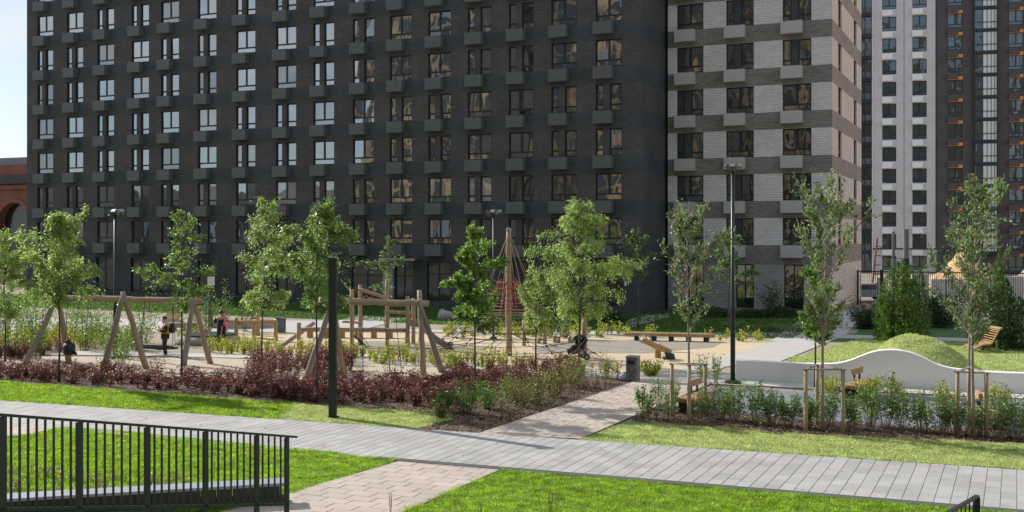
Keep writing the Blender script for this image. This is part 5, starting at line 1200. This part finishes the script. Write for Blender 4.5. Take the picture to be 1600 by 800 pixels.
# construction yard behind: earth mounds, drilling mast, concrete blocks, parked van
def heap(x0, x1, by, ty, label, m, seed, depthm=8):
    rg = random.Random(seed); c = G((x0+x1)/2, by); s = dep(by)/F; W2 = (x1-x0)*s/2; h = (by-ty)*s; vs, fs = [], []; n, m2 = 28, 12
    for j in range(m2+1):
        for i in range(n+1):
            u, v = i/n*2-1, j/m2*2-1; hh = h*max(0, 1-abs(u)**1.7)*max(0, 1-v*v)*(.8+.2*math.sin(u*7+seed)+.12*math.sin(u*17+v*6))+rg.uniform(-.15, .15)*h*.3
            if i in (0, n) or j in (0, m2): hh = -.05
            p = RT*(u*W2)+FW*(v*depthm/2); vs.append((p.x, p.y, hh))
    for j in range(m2):
        for i in range(n): a_ = j*(n+1)+i; fs.append((a_, a_+1, a_+n+2, a_+n+1))
    me = bpy.data.meshes.new('earth_heap'); me.from_pydata(vs, [], fs); me.update(); me.materials.append(MT[m]); return tag(link('earth_heap', me, None, None, c), label, 'earth heap')
heap(1440,1560,455,399,'orange excavated earth heap beyond the black fence, left of the rowan','earth',1); heap(1560,1720,455,396,'paler sandy earth heap beyond the fence at the right edge','soil',2)
dm = thing('drilling_mast', 'leaning red mast beyond the gate in front of the tower', 'crane', G(1362,456)); s = dep(456)/F
p = MB(); p.tube([(0,0,0), RT*9*s+Vector((0,0,(456-372)*s))], .09, 6); p.build('mast', MT['redpaint'], dm)
for k in range(5): p = MB(); p.tube([RT*(1+k*1.6)*s+Vector((0,0,(12+k*15)*s)), RT*(12+k)*s+Vector((0,0,(14+k*14)*s))], .05, 5); p.build('stay', MT['redpaint'], dm)
for i, (x0, x1, by, ty, lb) in enumerate([(1372,1384,474,434,'upright pale concrete slab behind the gate'),(1425,1452,470,428,'wide pale concrete slab behind the fence'),(1548,1600,470,432,'long pale site wall behind the fence at right'),(1455,1545,468,436,'long grey site hoarding behind the middle of the fence')]):
    g = G(x0, by); s = dep(by)/F; p = MB(); p.box(0, (x1-x0)*s, 0, .3, 0, (by-ty)*s, Matrix.Rotation(R(YAW), 4, 'Z')); bevel(tag(p.build('concrete_slab', MT['paving'], None, g), lb, 'concrete slab', 'site slabs behind the fence'), .05)
cg = G(1354, 470); car = thing('parked_car', 'dark car parked beyond the gate by the construction site', 'car', cg, R(YAW)+R(8))
p = MB(); p.sm = False; pts = [(-1.9,.35),(-1.9,.8),(-1.5,.9),(-1.0,1.4),(.5,1.42),(1.2,.95),(1.95,.82),(2.0,.35)]
v0 = [(x,-.8,z) for x,z in pts]; v1 = [(x,.8,z) for x,z in pts]; nn = len(pts); p.v = v0+v1; p.f = [tuple(range(nn))[::-1], tuple(range(nn,2*nn))]+[(i,(i+1)%nn,nn+(i+1)%nn,nn+i) for i in range(nn)]; p.m = [0]*len(p.f); bevel(p.build('body', MT['slate'], car), .06)
for x in (-1.2,1.2):
    for y in (-.8,.8): p = MB(); p.tube([(x,y-.1,.33),(x,y+.1,.33)], .33, 16); p.build('wheel', MT['black'], car)
for y in (-.812,.812): p = MB(); p.box(-.95,.45,min(y,y*.99),max(y,y*.99),.95,1.32); p.build('side_window', MT['glass_dim'], car)
rb2 = [boulder(x, y, w_, h_, 'stone', l, 20+i, 'rubble beyond the gate', 'rubble') for i, (x, y, w_, h_, l) in enumerate([(1352,480,12,8,'pale rubble lump left behind the gate'),(1368,479,14,9,'pale rubble lump in the middle behind the gate'),(1378,482,10,6,'small rubble lump right behind the gate')])]
# ---- near left railing on a ramp, planter wall behind
zr = lambda d, py: H-(py-HOR)*d/F
Ra = P(0,0,12.6); Rb_ = P(448,0,17.6)
def rail_pt(px):     # plan point on the ramp line seen at px
    r = (px-800)/F; A = Vector((Ra.x,Ra.y,0)); B = Vector((Rb_.x,Rb_.y,0)); d = B-A; t = (r*A.dot(FW)-A.dot(RT))/(d.dot(RT)-r*d.dot(FW)); return A+d*t, t
def rtop(px): return 648+(px/448)*33.6
def rbot(px): return 796-(px/448)*8
rr0, _ = rail_pt(448); rail = thing('ramp_railing', 'dark metal ramp railing with vertical pickets in the lower left corner', 'railing', rr0)
def rp3(px, f): g, t = rail_pt(px); return Vector((g.x, g.y, zr(g.dot(FW), f(px))))-rr0
p = MB(); p.bar(rp3(-60, rtop), rp3(462, rtop), .07, .035); p.build('handrail', MT['steel'], rail); p = MB(); p.bar(rp3(-60, rbot), rp3(448, rbot), .04, .04); p.build('bottom_rail', MT['steel'], rail)
for px in (4,124,230,321,401,448):
    a_ = rp3(px, rtop); p = MB(); p.box(-.045,.045,-.02,.02, 0-rr0.z, a_.z-.02, Matrix.Translation((a_.x,a_.y,0)) @ Matrix.Rotation(math.atan2((Rb_-Ra).y,(Rb_-Ra).x), 4, 'Z')); p.build('post', MT['steel'], rail)
pxs = [4,124,230,321,401,448]; npk = [8,7,7,7,4]
for a_, b_, k_ in zip(pxs, pxs[1:], npk):
    for j in range(1, k_+1):
        px = a_+(b_-a_)*(j/(k_+1)); q = rp3(px, rtop); q2 = rp3(px, rbot); p = MB(); p.box(-.011,.011,-.011,.011, 0, q.z-q2.z-.02); p.build('picket', MT['steel'], rail, (q.x, q.y, q2.z))
pw = G(452, 800, 0); d_ = 20.8
w0 = P(-60, HOR, 19.9); w1 = P(449, HOR, 21.4); w0.z = w1.z = 0; pd = (w1-w0); pl_ = pd.length; pan = math.atan2(pd.y, pd.x); MP = Matrix.Rotation(pan, 4, 'Z')
pt = thing('planter_wall', 'low planter wall with slate cap and dark cladding behind the railing', 'planter', w0)
p = MB(); p.box(0, pl_, 0, .5, .40, .46, MP); bevel(p.build('cap', MT['slate'], pt), .01, 1)
nb_ = int(pl_/.3)
for k in range(nb_): p = MB(); p.box(k*.3+.006, (k+1)*.3-.006, .02, .45, .17, .398, MP); p.build('cladding_board', MT['cladding'], pt)
p = MB(); p.box(.0, pl_-.02, .04, .44, 0, .168, MP); p.build('brick_base', MT['brown'], pt)
# right bottom railing
q0 = P(1527, 0, 17.7); q1 = P(1482, 0, 16.6); z0 = zr(17.7, 775); z1 = zr(16.6, 801)
q0.z = q1.z = 0; dd = (q1-q0); rr_ = thing('stair_railing', 'end of a dark metal railing in the lower right corner', 'railing', q0)
p = MB(); e_ = dd*2.2+Vector((0,0,(z1-z0)*2.2)); p.bar(Vector((0,0,z0)), e_+Vector((0,0,z0)), .07, .035); p.build('handrail', MT['steel'], rr_)
p = MB(); p.box(-.045,.045,-.02,.02,0,z0-.02); p.build('post', MT['steel'], rr_)
for k in range(1, 16): t = k/7; c = dd*t; p = MB(); p.box(-.011,.011,-.011,.011,0,z0+(z1-z0)*t-.18-.02); p.build('picket', MT['steel'], rr_, (c.x, c.y, .16))
# ================================================================ PEOPLE
def skin_obj(name, nodes, edges, m, parent, sub=1):
    names = list(nodes); me = bpy.data.meshes.new(name); me.from_pydata([nodes[k][0] for k in names], [(names.index(a), names.index(b)) for a, b in edges], []); o = bpy.data.objects.new(name, me); C.objects.link(o)
    md = o.modifiers.new('skin', 'SKIN'); md.use_smooth_shade = True
    if not me.skin_vertices: raise RuntimeError
    for i, k in enumerate(names): r = nodes[k][1]; r = r if isinstance(r, tuple) else (r, r); me.skin_vertices[0].data[i].radius = r; me.skin_vertices[0].data[i].use_root = (i == 0)
    s = o.modifiers.new('sub', 'SUBSURF'); s.levels = sub; s.render_levels = sub
    dg = bpy.context.evaluated_depsgraph_get(); dg.update(); m2 = bpy.data.meshes.new_from_object(o.evaluated_get(dg)); bpy.data.objects.remove(o); m2.name = name; m2.materials.clear(); m2.materials.append(m); r = link(name, m2, None, parent); return r
def person(label, at, rz, J, jacket, sleeves, trousers, shoes, scale=1, hair='hair', skirt=None):
    o = thing('person', label, 'person', at, rz); o.scale = (scale*1.22, scale*1.22, scale)
    nd = {k: (Vector(v[0]), v[1]) for k, v in J.items()}; ed = [('pelvis','spine'),('spine','chest'),('chest','neck'),('neck','head'),('head','crown')]
    for s in 'LR': ed += [('chest','sh'+s),('sh'+s,'el'+s),('el'+s,'wr'+s),('wr'+s,'palm'+s),('pelvis','hip'+s),('hip'+s,'kn'+s),('kn'+s,'an'+s),('an'+s,'toe'+s)]
    for s in 'LR':
        w_, pl2 = nd['wr'+s][0], nd['palm'+s][0]; d = (pl2-w_).normalized(); sd2 = d.cross(Vector((0,0,1))).normalized()
        for k in range(4):
            b = pl2+sd2*(k-1.5)*.02; n1 = b+d*.045-Vector((0,0,.005)); n2 = n1+d*(.03-.004*abs(k-1.5))-Vector((0,0,.025)); nd['f%s%da' % (s,k)] = (n1, .010); nd['f%s%db' % (s,k)] = (n2, .008); ed += [('palm'+s,'f%s%da' % (s,k)),('f%s%da' % (s,k),'f%s%db' % (s,k))]
        n1 = pl2-d*.02+sd2*(.045 if s == 'L' else -.045)+Vector((0,0,.01)); nd['t'+s] = (n1+d*.035, .010); ed.append(('palm'+s,'t'+s))
    skin_obj('body', nd, ed, MT['skin'], o)
    def grow(keys, e, m, name, g=.022, over=None):
        n2 = {k: (nd[k][0], (nd[k][1] if not isinstance(nd[k][1], tuple) else nd[k][1][0])+g) for k in keys}
        if over: n2.update({k: (Vector(v[0]), v[1]) for k, v in over.items()})
        return skin_obj(name, n2, e, m, o)
    grow(['spine','chest','pelvis'], [('spine','chest'),('spine','pelvis')], jacket, 'jacket', .03, {'spine': (nd['spine'][0], .155), 'chest': (nd['chest'][0], .165), 'pelvis': (nd['pelvis'][0]+Vector((0,0,.03)), .15)})
    for s in 'LR': grow(['sh'+s,'el'+s,'wr'+s], [('sh'+s,'el'+s),('el'+s,'wr'+s)], sleeves, 'sleeve', .02)
    grow(['pelvis','hipL','hipR','knL','knR','anL','anR'], [('pelvis','hipL'),('pelvis','hipR'),('hipL','knL'),('hipR','knR'),('knL','anL'),('knR','anR')], trousers, 'trousers', .022)
    for s in 'LR': grow(['an'+s,'toe'+s], [('an'+s,'toe'+s)], shoes, 'shoe', .016)
    h, cn_ = nd['head'][0], nd['crown'][0]; p = MB(); p.sm = True
    bm = bmesh.new(); bmesh.ops.create_icosphere(bm, subdivisions=3, radius=1)
    bmesh.ops.delete(bm, geom=[v for v in bm.verts if v.co.z < -.35 or (v.co.x > .45 and v.co.z < .45)], context='VERTS')
    for v in bm.verts: v.co = Vector((v.co.x*.112-.012, v.co.y*.098, v.co.z*.12))+cn_-Vector((0,0,.03))
    me = bpy.data.meshes.new('hair'); bm.to_mesh(me); bm.free(); me.polygons.foreach_set('use_smooth',[True]*len(me.polygons)); hb = link('hair', me, MT[hair], o); sm_ = hb.modifiers.new('t','SOLIDIFY'); sm_.thickness = .01
    # face: nose, eyes, ears, mouth
    f = h+Vector((.085,0,.03)); p = MB(); p.tube([f+Vector((0,0,.02)), f+Vector((.028,0,-.02)), f+Vector((.01,0,-.03))], [.008,.014,.008], 6); p.build('nose', MT['skin'], o)
    for sy in (-1, 1): p = MB(); p.tube([f+Vector((.0,sy*.03,.025)), f+Vector((.012,sy*.03,.025))], .009, 6); p.build('eye', MT['black'], o); p = MB(); p.tube([h+Vector((0,sy*.088,.0)), h+Vector((-.01,sy*.098,.04))], .02, 6); p.build('ear', MT['skin'], o)
    p = MB(); p.bar(f+Vector((.008,-.02,-.055)), f+Vector((.008,.02,-.055)), .01, .008); p.build('mouth', MT['redpaint'], o)
    return o
def pose(**kw):
    J = dict(pelvis=((0,0,.96),(.115,.15)), spine=((0,0,1.14),(.1,.13)), chest=((0,0,1.34),(.105,.15)), neck=((.02,0,1.49),.05), head=((.055,0,1.6),(.085,.08)), crown=((.05,0,1.69),(.09,.082)))
    for s, q in (('L',1),('R',-1)):
        J.update({'sh'+s: ((0,q*.185,1.40),.055), 'el'+s: ((-.02,q*.24,1.13),.042), 'wr'+s: ((.2,q*.13,1.14),.028), 'palm'+s: ((.27,q*.08,1.17),(.038,.02)), 'hip'+s: ((0,q*.09,.9),.08), 'kn'+s: ((.03,q*.11,.5),.056), 'an'+s: ((-.02,q*.12,.08),.038), 'toe'+s: ((.13,q*.14,.035),.034)})
    J.update(kw); return J
face_left = math.atan2(-RT.y, -RT.x)
man = person('standing man in mustard jacket with black sleeves looking down at his hands', G(258,557), face_left+R(22), pose(), MT['yellow'], MT['blackcloth'], MT['brownclo'], MT['whiteplastic'])
p = MB(); p.box(-.31,-.15,-.14,.14,1.02,1.46); bp_ = bevel(p.build('backpack', MT['blackcloth'], man), .06, 3)
p = MB(); p.box(.31,.32,-.035,.035,1.17,1.31); p.build('phone', MT['black'], man)
wom = person('standing adult in dark clothes holding a child in pink', G(346,541), face_left+R(-60), pose(elR=((.12,-.24,1.16),.042), wrR=((.28,-.10,1.12),.028), palmR=((.32,-.02,1.12),(.038,.02)), elL=((.12,.24,1.16),.042), wrL=((.28,.10,1.18),.028), palmL=((.32,.02,1.18),(.038,.02))), MT['blackcloth'], MT['blackcloth'], MT['blackcloth'], MT['black'], .98)
fl = face_left+R(-60); cat_ = G(346,541)+Vector((math.cos(fl)*.22, math.sin(fl)*.22, 0))+RT*.24-FW*.16
ch = thing('person', 'small child in a pink hooded suit carried by the adult in dark clothes', 'child', Vector((cat_.x, cat_.y, .95)), fl+R(160)); 
nd = dict(p=(Vector((0,0,.12)),.10), c=(Vector((0,0,.38)),.11), n=(Vector((.02,0,.50)),.05), h=(Vector((.03,0,.60)),.085), t=(Vector((.03,0,.67)),.075))
ee = [('p','c'),('c','n'),('n','h'),('h','t')]
for s, q in (('L',1),('R',-1)):
    nd.update({'s'+s:(Vector((0,q*.12,.42)),.045),'e'+s:(Vector((.1,q*.16,.32)),.035),'w'+s:(Vector((.2,q*.1,.36)),.025),'k'+s:(Vector((.12,q*.12,.02)),.055),'a'+s:(Vector((.1,q*.12,-.2)),.035),'o'+s:(Vector((.17,q*.12,-.22)),.03)}); ee += [('c','s'+s),('s'+s,'e'+s),('e'+s,'w'+s),('p','k'+s),('k'+s,'a'+s),('a'+s,'o'+s)]
    for k in range(4): nd['g%s%d'%(s,k)] = (nd['w'+s][0]+Vector((.045,(k-1.5)*.014,-.01*k)),.007); ee.append(('w'+s,'g%s%d'%(s,k)))
skin_obj('body', nd, ee, MT['skin'], ch)
n2 = {k:(v[0], v[1]+.02) for k, v in nd.items() if k[0] in 'pcseka' and not k.startswith('g')}; skin_obj('snowsuit', n2, [e_ for e_ in ee if e_[0] in n2 and e_[1] in n2], MT['pink'], ch)
bm = bmesh.new(); bmesh.ops.create_icosphere(bm, subdivisions=3, radius=1); bmesh.ops.delete(bm, geom=[v for v in bm.verts if v.co.x > .6], context='VERTS')
for v in bm.verts: v.co = Vector((v.co.x*.125+.01, v.co.y*.115, v.co.z*.13+.62))
me = bpy.data.meshes.new('hood'); bm.to_mesh(me); bm.free(); me.polygons.foreach_set('use_smooth',[True]*len(me.polygons)); hb = link('hood', me, MT['pink'], ch); sm_ = hb.modifiers.new('t','SOLIDIFY'); sm_.thickness = .015
